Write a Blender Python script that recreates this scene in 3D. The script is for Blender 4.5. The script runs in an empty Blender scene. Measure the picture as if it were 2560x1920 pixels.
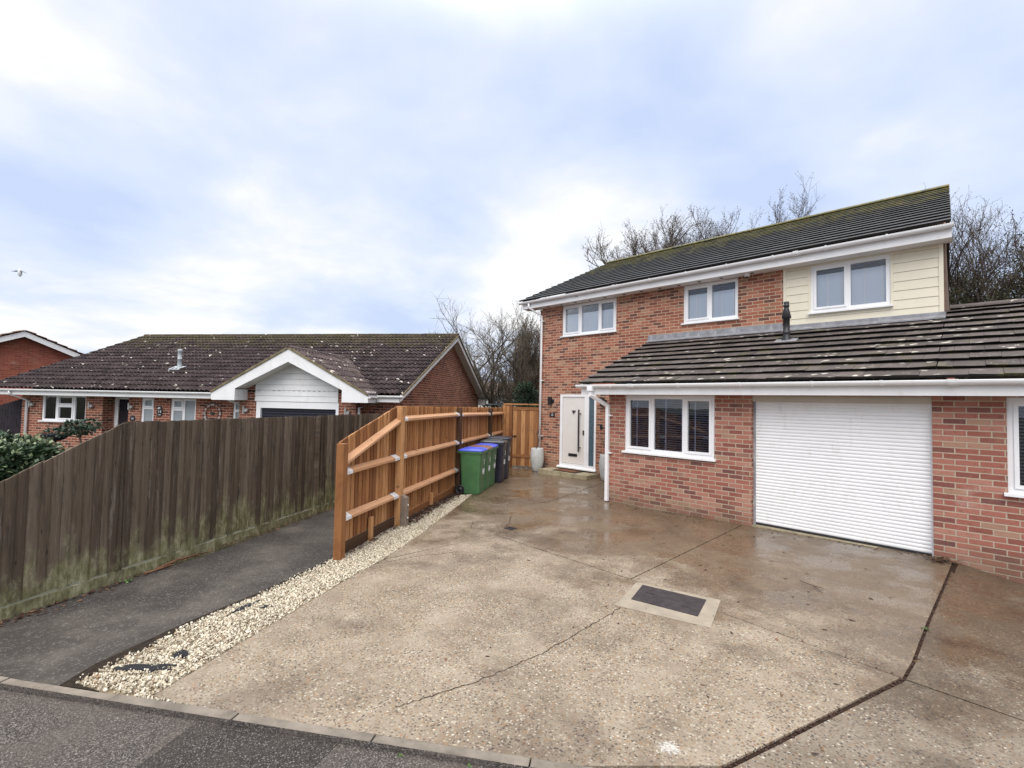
import bpy, bmesh, math, random
from mathutils import Vector, Matrix, Euler
import numpy as np
R = math.radians
random.seed(7)
scene = bpy.context.scene
COL = scene.collection

# ------------------------------------------------------------------ camera
CAM = Vector((0, 0, 1.90))
YAW, PITCH, ROLL, FPX = .78067, .03793, -.01987, 1178.0
fw = Vector((-math.sin(YAW)*math.cos(PITCH), math.cos(YAW)*math.cos(PITCH), math.sin(PITCH)))
rt = Vector((math.cos(YAW), math.sin(YAW), 0)); up = rt.cross(fw)
rt2 = rt*math.cos(ROLL)-up*math.sin(ROLL); up2 = rt*math.sin(ROLL)+up*math.cos(ROLL)
cam = bpy.data.cameras.new('camera'); cam.sensor_width = 36; cam.lens = 36*FPX/2560
cam.clip_start = .05; cam.clip_end = 3000
camo = bpy.data.objects.new('camera', cam); COL.objects.link(camo)
camo.matrix_world = Matrix(((rt2.x, up2.x, -fw.x, CAM.x), (rt2.y, up2.y, -fw.y, CAM.y), (rt2.z, up2.z, -fw.z, CAM.z), (0, 0, 0, 1)))
scene.camera = camo

# ------------------------------------------------------------------ node helpers
class NT:
    def __init__(s, tree): s.t = tree; s.n = tree.nodes; s.l = tree.links
    def new(s, typ, **kw):
        nd = s.n.new(typ)
        for k, v in kw.items(): setattr(nd, k, v)
        return nd
    def put(s, sock, v):
        if isinstance(v, bpy.types.NodeSocket): s.l.new(v, sock)
        elif isinstance(v, (tuple, list)) and len(v) == 3 and sock.type == 'RGBA': sock.default_value = (*v, 1)
        else: sock.default_value = v
    def math(s, op, a, b=0.0, c=None, clamp=False):
        nd = s.new('ShaderNodeMath', operation=op, use_clamp=clamp); s.put(nd.inputs[0], a); s.put(nd.inputs[1], b)
        if c is not None: s.put(nd.inputs[2], c)
        return nd.outputs[0]
    def vmath(s, op, a, b=(0, 0, 0)):
        nd = s.new('ShaderNodeVectorMath', operation=op); s.put(nd.inputs[0], a); s.put(nd.inputs[1], b); return nd.outputs[0]
    def mix(s, f, a, b, blend='MIX'):
        nd = s.new('ShaderNodeMix', data_type='RGBA', blend_type=blend); s.put(nd.inputs[0], f); s.put(nd.inputs[6], a); s.put(nd.inputs[7], b); return nd.outputs[2]
    def ramp(s, f, stops, interp='LINEAR'):
        nd = s.new('ShaderNodeValToRGB'); cr = nd.color_ramp; cr.interpolation = interp
        while len(cr.elements) > 1: cr.elements.remove(cr.elements[-1])
        for i, (p, c) in enumerate(stops):
            e = cr.elements[0] if i == 0 else cr.elements.new(p)
            e.position = p; c = (c, c, c) if isinstance(c, (int, float)) else c; e.color = (*c, 1)
        s.put(nd.inputs[0], f); return nd.outputs[0]
    def noise(s, vec, scale, detail=4, rough=.55, dist=0):
        nd = s.new('ShaderNodeTexNoise'); s.put(nd.inputs['Vector'], vec); nd.inputs['Scale'].default_value = scale
        nd.inputs['Detail'].default_value = detail; nd.inputs['Roughness'].default_value = rough; nd.inputs['Distortion'].default_value = dist
        return nd.outputs[0]
    def voro(s, vec, scale, feature='F1', rnd=1):
        nd = s.new('ShaderNodeTexVoronoi', feature=feature); s.put(nd.inputs['Vector'], vec); nd.inputs['Scale'].default_value = scale
        nd.inputs['Randomness'].default_value = rnd; return nd
    def white(s, vec):
        nd = s.new('ShaderNodeTexWhiteNoise', noise_dimensions='3D'); s.put(nd.inputs[0], vec); return nd
    def coord(s, kind='Object'): return s.new('ShaderNodeTexCoord').outputs[kind]
    def sep(s, v):
        nd = s.new('ShaderNodeSeparateXYZ'); s.put(nd.inputs[0], v); return nd.outputs
    def comb(s, x, y, z=0.0):
        nd = s.new('ShaderNodeCombineXYZ'); s.put(nd.inputs[0], x); s.put(nd.inputs[1], y); s.put(nd.inputs[2], z); return nd.outputs[0]
    def scale(s, v, k):
        nd = s.new('ShaderNodeVectorMath', operation='MULTIPLY'); s.put(nd.inputs[0], v); nd.inputs[1].default_value = k; return nd.outputs[0]
    def smooth(s, x, a, b, lo=0.0, hi=1.0):
        nd = s.new('ShaderNodeMapRange', interpolation_type='SMOOTHSTEP'); s.put(nd.inputs[0], x); nd.inputs[1].default_value = a; nd.inputs[2].default_value = b
        nd.inputs[3].default_value = lo; nd.inputs[4].default_value = hi; return nd.outputs[0]
    def bump(s, h, strength=.3, dist=.01, normal=None):
        nd = s.new('ShaderNodeBump'); s.put(nd.inputs['Height'], h); nd.inputs['Strength'].default_value = strength; nd.inputs['Distance'].default_value = dist
        if normal is not None: s.l.new(normal, nd.inputs['Normal'])
        return nd.outputs[0]

# ------------------------------------------------------------------ world, sun, exposure
SUN_EL, SUN_AZ = R(42), R(150)      # azimuth clockwise from +Y : veiled sun behind and to the right of the camera
w = bpy.data.worlds.new('World'); scene.world = w; w.use_nodes = True
N = NT(w.node_tree); N.n.clear()
sky = N.new('ShaderNodeTexSky', sky_type='NISHITA', sun_disc=False, sun_elevation=SUN_EL, sun_rotation=SUN_AZ, air_density=1.2, dust_density=2.5)
gx, gy, gz_ = N.sep(N.coord('Generated'))[:3]
den = N.math('ADD', N.math('MAXIMUM', gz_, 0.0), .22)
deck = N.comb(N.math('DIVIDE', gx, den), N.math('DIVIDE', gy, den), 0.0)
deck = N.vmath('ADD', deck, (3.1, 1.7, 0))
n1 = N.noise(deck, .95, 7, .50, .25)
n2 = N.noise(N.vmath('ADD', deck, (11, 4, 2)), .62, 5, .5, .2)
n3 = N.noise(N.vmath('ADD', deck, (5, 9, 1)), 2.2, 7, .55, .2)
f = N.math('ADD', N.math('ADD', N.math('MULTIPLY', n1, .43), N.math('MULTIPLY', n2, .33)), N.math('MULTIPLY', n3, .24))
cl = N.ramp(f, [(.415, (.475, .56, .76)), (.46, (.545, .62, .78)), (.50, (.605, .665, .79)), (.54, (.715, .74, .81)), (.58, (.84, .84, .845))])
zen = N.smooth(gz_, .60, .92, 1.0, 3.2)                       # an overcast sky is brightest overhead
hor = N.math('MULTIPLY', zen, 10.0)
cl = N.mix(1.0, cl, N.comb(hor, hor, hor), 'MULTIPLY')
cl = N.mix(N.smooth(gz_, .60, .85), cl, N.vmath('MULTIPLY', N.comb(hor, hor, hor), (.70, .68, .655)))
colr = N.mix(.06, cl, sky.outputs[0])
bg = N.new('ShaderNodeBackground'); N.put(bg.inputs[0], colr); bg.inputs[1].default_value = .10
out = N.new('ShaderNodeOutputWorld'); N.l.new(bg.outputs[0], out.inputs[0])
sun = bpy.data.lights.new('sun', 'SUN'); sun.energy = 1.5; sun.angle = R(45); sun.color = (1, .96, .90)
suno = bpy.data.objects.new('sun', sun); COL.objects.link(suno)
sd = Vector((math.sin(SUN_AZ)*math.cos(SUN_EL), math.cos(SUN_AZ)*math.cos(SUN_EL), math.sin(SUN_EL)))
suno.rotation_euler = sd.to_track_quat('Z', 'Y').to_euler()
suno.location = sd*30
vs = scene.view_settings; vs.view_transform = 'Standard'; vs.look = 'None'; vs.gamma = 1; vs.exposure = 0.42
try: vs.use_curve_mapping = False
except Exception: pass
scene.cycles.max_bounces = 8; scene.cycles.transparent_max_bounces = 12

# ------------------------------------------------------------------ materials
def newmat(name):
    m = bpy.data.materials.new(name); m.use_nodes = True; n = NT(m.node_tree); n.n.clear()
    b = n.new('ShaderNodeBsdfPrincipled'); o = n.new('ShaderNodeOutputMaterial'); n.l.new(b.outputs[0], o.inputs[0])
    return m, n, b
def plain(name, col, rough=.5, spec=.5, var=.12, nscale=6, metal=0, bump=0, bscale=60, dirt=None):
    """a painted / moulded surface with slight wear"""
    m, n, b = newmat(name); c = n.coord()
    f = n.noise(c, nscale, 5, .6)
    lo = tuple(x*(1-var) for x in col); hi = tuple(min(1, x*(1+var*.6)) for x in col)
    cc = n.ramp(f, [(.35, lo), (.65, hi)])
    if dirt:
        g = n.noise(n.scale(c, (2.5, 2.5, .8)), 3.1, 6, .65); cc = n.mix(n.smooth(g, .55, .72, 0, dirt[1]), cc, dirt[0])
    n.put(b.inputs['Base Color'], cc)
    n.put(b.inputs['Roughness'], n.math('MULTIPLY_ADD', n.noise(c, nscale*3, 3), .25, rough-.12))
    b.inputs['Specular IOR Level'].default_value = spec; b.inputs['Metallic'].default_value = metal
    if bump: n.put(b.inputs['Normal'], n.bump(n.noise(c, bscale, 3), bump, .004))
    return m
def brick(name, palette, mortar, mdark=.0, stain=None, bw=.225, bh=.075):
    m, n, b = newmat(name); uv = n.coord('UV'); u, v, _ = n.sep(uv)[:3]
    row = n.math('FLOOR', n.math('DIVIDE', v, bh)); odd = n.math('MODULO', n.math('ABSOLUTE', row), 2.0)
    uu = n.math('ADD', n.math('DIVIDE', u, bw), n.math('MULTIPLY', odd, .5)); colm = n.math('FLOOR', uu)
    fu = n.math('FRACT', n.math('ADD', uu, 400)); fv = n.math('FRACT', n.math('ADD', n.math('DIVIDE', v, bh), 400))
    wob = n.math('MULTIPLY', n.math('SUBTRACT', n.noise(uv, 45, 3), .5), .010)
    du = n.math('MULTIPLY', n.math('MINIMUM', fu, n.math('SUBTRACT', 1.0, fu)), bw)
    dv = n.math('MULTIPLY', n.math('MINIMUM', fv, n.math('SUBTRACT', 1.0, fv)), bh)
    dd = n.math('ADD', n.math('MINIMUM', du, dv), wob)
    mask = n.smooth(dd, .0050, .0090)
    wn = n.white(n.comb(colm, row, 3.0))
    bc = n.ramp(wn.outputs[0], palette, 'LINEAR')
    inn = n.noise(uv, 28, 5, .65); bc = n.mix(n.smooth(inn, .45, .78, 0, .28), bc, n.mix(.5, bc, (.55, .33, .24)))
    dk = n.noise(n.scale(uv, (1, 3, 1)), 13, 3); bc = n.mix(n.smooth(dk, .56, .72, 0, .45), bc, (.085, .045, .045))
    big = n.noise(uv, .9, 4, .6); bc = n.mix(n.smooth(big, .50, .70, 0, .26), bc, (.50, .29, .20))
    mc = n.mix(n.noise(uv, 6, 4), tuple(x*.7 for x in mortar), mortar)
    c = n.mix(mask, mc, bc)
    eff = n.noise(n.vmath('ADD', uv, (7, 3, 0)), 1.7, 6, .7)
    c = n.mix(n.smooth(eff, .60, .76, 0, .30), c, (.62, .52, .45))
    if stain:   # damp / algae rising from the ground
        s = n.math('ADD', v, n.math('MULTIPLY', n.math('SUBTRACT', n.noise(uv, 2.2, 5, .6), .5), .55))
        c = n.mix(n.smooth(s, stain[1], stain[0], 0, .55), c, (.14, .115, .075))
    n.put(b.inputs['Base Color'], c); b.inputs['Roughness'].default_value = .88; b.inputs['Specular IOR Level'].default_value = .25
    h = n.math('ADD', mask, n.math('MULTIPLY', inn, .35)); n.put(b.inputs['Normal'], n.bump(h, .55, .006))
    return m
PAL_HOUSE = [(0, (.115, .055, .048)), (.12, (.15, .065, .05)), (.20, (.20, .068, .048)), (.42, (.30, .102, .064)), (.62, (.35, .130, .083)), (.80, (.39, .165, .112)), (.92, (.43, .235, .155)), (1, (.26, .15, .095))]
PAL_PINK = [(0, (.15, .066, .06)), (.06, (.19, .076, .065)), (.2, (.25, .088, .066)), (.45, (.325, .118, .088)), (.68, (.365, .145, .108)), (.86, (.41, .20, .15)), (.95, (.36, .22, .15)), (1, (.27, .14, .10))]
PAL_RED = [(0, (.07, .028, .026)), (.15, (.13, .042, .032)), (.4, (.21, .062, .042)), (.7, (.26, .082, .055)), (1, (.31, .12, .08))]
M = {}
M['brick_upper'] = brick('orange_red_brick', PAL_HOUSE, (.58, .44, .31), stain=(-.15, .35))
M['brick_lower'] = brick('pink_red_brick', PAL_PINK, (.52, .42, .32), stain=(-.15, .30))
M['brick_red'] = brick('dark_red_brick', PAL_RED, (.60, .42, .30))
M['brick_far'] = brick('plain_red_brick', [(0, (.20, .05, .035)), (.5, (.27, .07, .045)), (1, (.32, .09, .06))], (.34, .17, .12))
def tile(name, base, alt, lichen=.0, moss=0, mossband=None, rough=.75, edge=None, spec=.3, bmp=.4):
    m, n, b = newmat(name); uv = n.coord('UV'); u, v, _ = n.sep(uv)[:3]; c0 = n.coord()
    wn = n.white(n.comb(n.math('FLOOR', u), n.math('FLOOR', v), 1.0))
    c = n.mix(wn.outputs[0], base, alt)
    c = n.mix(n.smooth(n.noise(c0, 5, 6, .65), .45, .75, 0, .55), c, tuple(x*1.6 for x in alt))
    c = n.mix(n.smooth(n.noise(c0, 38, 4, .7), .5, .8, 0, .6), c, tuple(x*.45 for x in base))
    if lichen:
        vo = n.voro(n.vmath('ADD', c0, n.scale(n.noise(c0, 9, 3), (.12, .12, .12))), 6.5)
        sel = n.math('GREATER_THAN', n.white(vo.outputs['Position']).outputs[0], 1-lichen)
        rad = n.math('MULTIPLY_ADD', n.noise(c0, 1.3, 3), .26, .20)
        sp = n.math('MULTIPLY', sel, n.smooth(n.math('SUBTRACT', vo.outputs['Distance'], rad), .0, -.08))
        sp = n.math('MULTIPLY', sp, n.smooth(n.noise(c0, .8, 3), .42, .55))
        c = n.mix(n.math('MULTIPLY', sp, .85), c, (.60, .57, .50))
        vo2 = n.voro(c0, 26); s2 = n.math('MULTIPLY', n.math('GREATER_THAN', n.white(vo2.outputs['Position']).outputs[0], .93), n.smooth(vo2.outputs['Distance'], .36, .2))
        c = n.mix(n.math('MULTIPLY', s2, .6), c, (.52, .48, .40))
    if edge: c = n.mix(n.math('GREATER_THAN', v, 80.0), c, n.mix(n.smooth(n.noise(c0, 3, 5, .7), .45, .75, 0, .8), edge, tuple(x*.4 for x in edge)))  # near-black lap edges: moss and dirt plus the shadow gap, painted into the colour
    if moss:
        v = n.math('MODULO', v, 100.0)
        g = n.noise(c0, 2.3, 8, .72)
        if mossband: g = n.math('ADD', g, n.smooth(v, mossband[0], mossband[1], -.16, .17))
        c = n.mix(n.smooth(g, .52, .66, 0, moss), c, n.ramp(n.noise(c0, 12, 4), [(.3, (.045, .05, .018)), (.52, (.12, .115, .028)), (.68, (.22, .15, .03))]))
    n.put(b.inputs['Base Color'], c); b.inputs['Roughness'].default_value = rough; b.inputs['Specular IOR Level'].default_value = spec
    n.put(b.inputs['Normal'], n.bump(n.noise(c0, 55, 5, .7), bmp, .006))
    return m
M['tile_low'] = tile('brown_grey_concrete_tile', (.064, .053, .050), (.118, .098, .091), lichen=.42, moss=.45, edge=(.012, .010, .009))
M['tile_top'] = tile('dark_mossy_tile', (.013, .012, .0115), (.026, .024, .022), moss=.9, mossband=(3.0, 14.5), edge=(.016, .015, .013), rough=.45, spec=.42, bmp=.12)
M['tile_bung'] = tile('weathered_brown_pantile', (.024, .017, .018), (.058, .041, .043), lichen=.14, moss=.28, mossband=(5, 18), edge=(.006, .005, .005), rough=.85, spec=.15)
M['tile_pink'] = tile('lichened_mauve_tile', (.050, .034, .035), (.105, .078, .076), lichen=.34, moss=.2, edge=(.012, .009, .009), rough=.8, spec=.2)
M['tile_far'] = tile('brown_far_tile', (.14, .075, .055), (.20, .12, .09))
M['white'] = plain('white_upvc', (.83, .83, .84), .32, .5, .03, 3, dirt=((.62, .60, .54), .25))
M['white_paint'] = plain('white_painted_board', (.80, .80, .80), .45, .4, .05, 3, dirt=((.55, .53, .47), .3))
M['soffit'] = plain('white_soffit_board', (.72, .70, .68), .5, .4, .05, 3)
M['cream'] = plain('cream_fibre_cement', (.76, .70, .56), .55, .4, .05, 2.0, bump=.2, bscale=25, dirt=((.60, .52, .36), .3))
M['door_white'] = plain('white_roller_slats', (.83, .83, .84), .4, .5, .04, 2, dirt=((.60, .58, .52), .35))
M['lintel'] = plain('grey_beige_render', (.52, .47, .40), .7, .3, .08, 3)
M['door_leaf'] = plain('pale_stone_door_skin', (.73, .69, .65), .4, .5, .03, 3)
M['black'] = plain('matt_black_metal', (.022, .021, .024), .4, .5, .2, 12)
M['dark_plastic'] = plain('navy_black_plastic', (.022, .022, .036), .42, .5, .2, 8)
M['grey_lid'] = plain('wet_grey_plastic', (.06, .065, .075), .2, .6, .2, 8)
M['green'] = plain('green_bin_plastic', (.062, .165, .065), .42, .5, .14, 5, dirt=((.09, .11, .07), .4))
M['blue'] = plain('blue_bin_lid', (.085, .12, .70), .3, .55, .1, 6)
M['brown_lid'] = plain('brown_bin_lid', (.26, .13, .085), .35, .5, .12, 6)
M['lead'] = plain('grey_lead', (.27, .27, .29), .5, .5, .25, 7, bump=.5, bscale=22, dirt=((.55, .54, .54), .6))
M['flue'] = plain('grey_galvanised_flue', (.36, .39, .41), .4, .5, .15, 8)
M['galv'] = plain('galvanised_bracket', (.74, .75, .77), .4, .6, .12, 20, metal=.1)
M['concrete_post'] = plain('grey_brown_concrete', (.24, .19, .15), .85, .3, .2, 9, bump=.4)
M['pot'] = plain('pale_grey_fibre_clay', (.50, .51, .50), .8, .3, .14, 9, bump=.5, bscale=35)
M['step'] = plain('buff_paving', (.36, .31, .21), .75, .35, .25, 5, bump=.4, dirt=((.14, .13, .07), .5))
M['mat'] = plain('brown_coir', (.17, .075, .04), .95, .2, .3, 20, bump=.6, bscale=120)
M['mat_edge'] = plain('dark_rubber', (.03, .027, .025), .7, .3, .2, 20)
M['iron'] = plain('dark_iron', (.045, .037, .040), .5, .4, .35, 12, metal=.15, bump=.5, bscale=160)
M['cement'] = plain('smooth_cement', (.33, .282, .222), .75, .3, .16, 5, bump=.2, bscale=120)
M['kerb'] = plain('grey_kerb_concrete', (.23, .20, .165), .85, .3, .3, 6, bump=.6, bscale=90, dirt=((.11, .10, .07), .7))
M['soil'] = plain('dark_soil', (.03, .022, .016), .95, .2, .4, 30, bump=.8, bscale=60)
M['filler'] = plain('rotted_brown_joint_board', (.034, .019, .012), .9, .2, .5, 30, bump=.8, bscale=70)
M['membrane'] = plain('black_woven_membrane', (.018, .018, .022), .7, .3, .3, 40, bump=.4, bscale=200)
M['leaf_litter'] = plain('brown_dead_leaf', (.060, .030, .022), .7, .3, .5, 50)
M['leaf_litter2'] = plain('pale_dead_leaf', (.20, .11, .06), .7, .3, .5, 50)
M['weed'] = plain('fresh_green_weed', (.10, .22, .04), .6, .4, .4, 50)
M['bark'] = plain('grey_brown_bark', (.105, .085, .068), .9, .2, .35, 9, bump=.6, bscale=30)
M['twig'] = plain('brown_grey_twig', (.15, .125, .10), .9, .2, .3, 4)
M['twig_dark'] = plain('dark_brown_twig', (.085, .066, .052), .9, .2, .3, 4)
M['dry_leaf'] = plain('dull_brown_leaf', (.11, .085, .05), .8, .2, .4, 2)
M['ivy_leaf'] = plain('dull_olive_leaf', (.060, .066, .030), .65, .3, .5, 1.2)
M['evergreen'] = plain('blue_green_conifer', (.045, .085, .050), .75, .3, .5, 3)
M['laurel'] = plain('glossy_green_leaf', (.055, .092, .048), .5, .35, .6, 9)
M['laurel_pale'] = plain('pale_new_leaf', (.21, .26, .14), .35, .5, .3, 4)
M['shrub'] = plain('deep_green_leaf', (.040, .072, .042), .4, .45, .45, 6)
M['basket'] = plain('dark_basket_liner', (.022, .022, .030), .9, .2, .3, 30, bump=.6, bscale=50)
M['blind_dark'] = plain('slate_blue_slats', (.16, .17, .225), .35, .5, .1, 4)
M['blind_tape'] = plain('blue_grey_tape', (.24, .25, .33), .7, .3, .05, 4)
M['blind_pale'] = plain('sky_pale_roller_blind', (.80, .84, .90), .75, .3, .03, 1.2)  # blind colour also stands in for the sky reflected in the upper panes
M['blind_line'] = plain('pale_curtain_edge', (.90, .90, .92), .8, .3, .03, 1)
M['curtain'] = plain('grey_net_curtain', (.42, .42, .42), .9, .2, .15, 3)
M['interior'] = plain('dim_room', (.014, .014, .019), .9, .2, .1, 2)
M['frost'] = plain('frosted_blue_glass', (.075, .115, .145), .28, .6, .06, 3)
M['frost_pale'] = plain('frosted_grey_glass', (.30, .335, .36), .3, .5, .08, 2)
M['lettering'] = plain('white_lettering', (.78, .78, .78), .5, .3, .03, 5)
M['brass'] = plain('steel_lamp', (.42, .41, .40), .35, .6, .1, 12, metal=.5)
M['gull_grey'] = plain('grey_gull_feather', (.26, .30, .36), .8, .2, .2, 6)
M['gull_white'] = plain('white_gull_feather', (.70, .72, .76), .8, .2, .05, 6)
M['tan_wall'] = plain('pale_render', (.55, .53, .50), .8, .2, .06, .5)
M['dark_gate'] = plain('black_stained_boards', (.022, .016, .022), .75, .3, .4, 8, bump=.4)
M['verge'] = plain('mortar_verge', (.20, .165, .10), .9, .2, .4, 7, bump=.6, bscale=40)
M['paint_spot'] = plain('white_paint_splash', (.47, .44, .40), .8, .2, .5, 60)
M['stick'] = plain('broken_brown_wood', (.20, .105, .06), .85, .2, .35, 14)
def glass():
    m, n, b = newmat('window_glass'); n.n.remove(b)
    o = [x for x in n.n if x.type == 'OUTPUT_MATERIAL'][0]
    t = n.new('ShaderNodeBsdfTransparent'); t.inputs[0].default_value = (.93, .95, .97, 1)
    g = n.new('ShaderNodeBsdfGlossy'); g.inputs['Roughness'].default_value = .015; g.inputs[0].default_value = (1, 1, 1, 1)
    n.put(g.inputs['Normal'], n.bump(n.noise(n.coord(), 1.1, 2), .06, .02))
    fr = n.new('ShaderNodeFresnel'); fr.inputs[0].default_value = 1.5
    mx = n.new('ShaderNodeMixShader'); n.put(mx.inputs[0], n.math('MULTIPLY', fr.outputs[0], 1.15, clamp=True)); n.l.new(t.outputs[0], mx.inputs[1]); n.l.new(g.outputs[0], mx.inputs[2])
    n.l.new(mx.outputs[0], o.inputs[0]); return m
M['glass'] = glass()
def wood(name, cols, algae=None, streak=(.5, .3), rough=.75, knots=True, dark=(.1, .04, .02)):
    m, n, b = newmat(name); uv = n.coord('UV'); u, v, _ = n.sep(uv)[:3]
    bid = n.math('FLOOR', u); wn = n.white(n.comb(bid, 2.0, 5.0)).outputs[0]
    c = n.ramp(wn, cols)
    gv = n.comb(n.math('MULTIPLY', u, 1.6), n.math('ADD', n.math('MULTIPLY', v, .55), n.math('MULTIPLY', wn, 37.0)), wn)
    g1 = n.noise(n.scale(gv, (.62, 1.4, 1)), 2.6, 7, .70, .4)
    c = n.mix(n.smooth(g1, .45, .75, 0, streak[0]), c, dark)
    g2 = n.noise(n.scale(gv, (1.1, .8, 1)), 2.4, 7, .74)
    c = n.mix(n.smooth(g2, .55, .78, 0, streak[1]), c, tuple(min(1, x*1.9) for x in cols[-1][1]))
    if knots:
        vo = n.voro(n.comb(n.math('MULTIPLY', u, 1.3), n.math('MULTIPLY', v, 3.2), wn), 1.5)
        k = n.math('MULTIPLY', n.smooth(vo.outputs['Distance'], .16, .05), n.math('GREATER_THAN', n.white(vo.outputs['Position']).outputs[0], .45))
        c = n.mix(n.math('MULTIPLY', k, .8), c, tuple(x*.35 for x in dark))
    if algae:
        o = n.coord(); hz = n.sep(o)[2]
        a = n.math('ADD', n.math('MULTIPLY', hz, -.80), n.math('MULTIPLY', n.noise(n.scale(o, (1.5, 1.5, .8)), 1.3, 9, .78), 2.1)); a = n.math('ADD', a, n.math('MULTIPLY', n.math('SUBTRACT', wn, .5), .35))
        fine = n.noise(n.scale(gv, (.80, .9, 1)), 2.2, 8, .80); c = n.mix(n.smooth(fine, .52, .64, 0, .75), c, (.215, .18, .145)); c = n.mix(n.smooth(n.noise(n.scale(gv, (.55, .5, 1)), 2.9, 7, .78), .55, .7, 0, .6), c, (.022, .017, .016))
        c = n.mix(n.smooth(a, .58, 1.0, 0, .85), c, n.ramp(n.noise(n.scale(o, (1.6, 1.6, .7)), 7, 6, .75), [(.32, (.06, .055, .028)), (.48, (.20, .195, .095)), (.62, (.40, .385, .25))]))
    n.put(b.inputs['Base Color'], c); b.inputs['Roughness'].default_value = rough; b.inputs['Specular IOR Level'].default_value = .3
    n.put(b.inputs['Normal'], n.bump(n.math('ADD', g1, g2), .35, .004))
    return m
M['wood_new'] = wood('orange_treated_timber', [(0, (.20, .082, .030)), (.3, (.32, .143, .054)), (.6, (.41, .195, .078)), (1, (.52, .28, .125))], dark=(.13, .045, .016), streak=(.75, .30))
M['wood_rail'] = wood('pale_treated_timber', [(0, (.50, .27, .145)), (1, (.60, .35, .205))], dark=(.24, .10, .045), streak=(.4, .2))
M['wood_dark'] = wood('dark_stained_timber', [(0, (.060, .030, .016)), (1, (.10, .052, .026))], dark=(.03, .014, .01))
M['wood_old'] = wood('weathered_grey_timber', [(0, (.068, .048, .034)), (.4, (.108, .080, .057)), (.8, (.155, .118, .086)), (1, (.205, .160, .118))], algae=True, dark=(.026, .020, .018), streak=(.8, .42), rough=.85)
def ground_mats():
    # exposed aggregate concrete, wet in patches
    for key, nm, kb, dkamt in (('concrete', 'wet_exposed_aggregate', .95, .60), ('concrete_old', 'darker_unwashed_aggregate', .66, .85)):
        m, n, b = newmat(nm); o = n.coord(); x, y, z = n.sep(o)[:3]; K = lambda *c: tuple(kb*q for q in c)
        mid = n.noise(n.vmath('ADD', o, (3, 7, 0)), 1.7, 7, .68)
        base = n.ramp(mid, [(.32, K(.19, .148, .106)), (.5, K(.285, .230, .170)), (.68, K(.38, .320, .248))])
        pale = n.noise(n.vmath('ADD', o, (13, 2, 0)), 2.9, 8, .75); base = n.mix(n.smooth(pale, .55, .72, 0, .55), base, K(.45, .385, .30))
        vo = n.voro(n.vmath('ADD', o, n.scale(n.noise(o, 30, 2), (.02, .02, .02))), 66)
        wn = n.white(vo.outputs['Position']).outputs[0]
        st = n.ramp(wn, [(0, K(.045, .038, .036)), (.16, K(.10, .075, .058)), (.30, K(.20, .135, .085)), (.42, K(.36, .195, .09)), (.52, K(.27, .215, .15)), (.72, K(.33, .275, .205)), (.88, K(.44, .38, .29)), (.96, K(.52, .47, .385)), (1, (.62, .57, .48))])
        stone = n.math('MULTIPLY', n.smooth(vo.outputs['Distance'], .58, .36), n.smooth(n.noise(n.vmath('ADD', o, (8, 1, 0)), 3.1, 4, .6), .28, .58, .35, 1.0))
        c = n.mix(n.math('MULTIPLY', stone, .92), base, st)
        vo2 = n.voro(o, 30); r2 = n.white(vo2.outputs['Position']); s2 = n.math('MULTIPLY', n.math('GREATER_THAN', r2.outputs[0], .91), n.smooth(vo2.outputs['Distance'], .34, .20))
        c = n.mix(n.math('MULTIPLY', s2, .5), c, n.ramp(n.sep(r2.outputs[1])[1], [(0, K(.05, .045, .045)), (.45, K(.40, .22, .10)), (.6, K(.14, .11, .10)), (.85, K(.60, .55, .47)), (1, K(.70, .66, .58))]))
        dk = n.noise(n.vmath('ADD', o, (1, 31, 0)), .95, 9, .74); c = n.mix(n.smooth(dk, .50, .66, 0, dkamt), c, n.mix(1.0, c, (.42, .38, .36), 'MULTIPLY'))
        sp = n.noise(n.vmath('ADD', o, (9, 9, 3)), 7, 5, .7); c = n.mix(n.smooth(sp, .62, .74, 0, .4), c, K(.10, .08, .066))
        # where water lies: near the walls and in shallow dips
        wet = n.math('ADD', n.math('MULTIPLY', n.math('SUBTRACT', n.noise(n.vmath('ADD', o, (21, 5, 0)), .85, 9, .70), .5), 3.0), n.smooth(y, 2.0, 6.6, -.55, .72))
        wetm = n.smooth(wet, -.1, .60)
        c = n.mix(wetm, c, n.mix(.18, n.mix(1.0, c, (.55, .48, .405), 'MULTIPLY'), K(.125, .098, .07)))
        n.put(b.inputs['Base Color'], c)
        film = n.smooth(n.noise(n.vmath('ADD', o, (2, 17, 0)), 1.3, 7, .65), .42, .60)
        n.put(b.inputs['Roughness'], n.math('SUBTRACT', .66, n.math('MULTIPLY', wetm, n.math('MULTIPLY_ADD', film, .36, .18))))
        b.inputs['Specular IOR Level'].default_value = .5
        h = n.math('MULTIPLY', n.math('ADD', stone, mid), n.math('SUBTRACT', 1.0, n.math('MULTIPLY', wetm, .88)))
        n.put(b.inputs['Normal'], n.bump(h, .5, .004)); M[key] = m
    m, n, b = newmat('worn_tarmac_path'); o = n.coord()
    c = n.ramp(n.noise(o, 1.6, 7, .65), [(.3, (.040, .035, .033)), (.5, (.066, .058, .053)), (.7, (.120, .105, .093))])
    vo = n.voro(o, 75); c = n.mix(n.smooth(n.white(vo.outputs['Position']).outputs[0], .78, 1, 0, .5), c, (.20, .19, .18))
    ch = n.noise(n.scale(n.vmath('ADD', o, (4, 4, 0)), (1.0, 1.0, 1)), 16, 5, .72); spot = n.math('MULTIPLY', n.smooth(ch, .62, .70), n.smooth(n.noise(o, 1.1, 3), .45, .65))
    c = n.mix(n.math('MULTIPLY', spot, .75), c, (.36, .33, .29))
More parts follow.
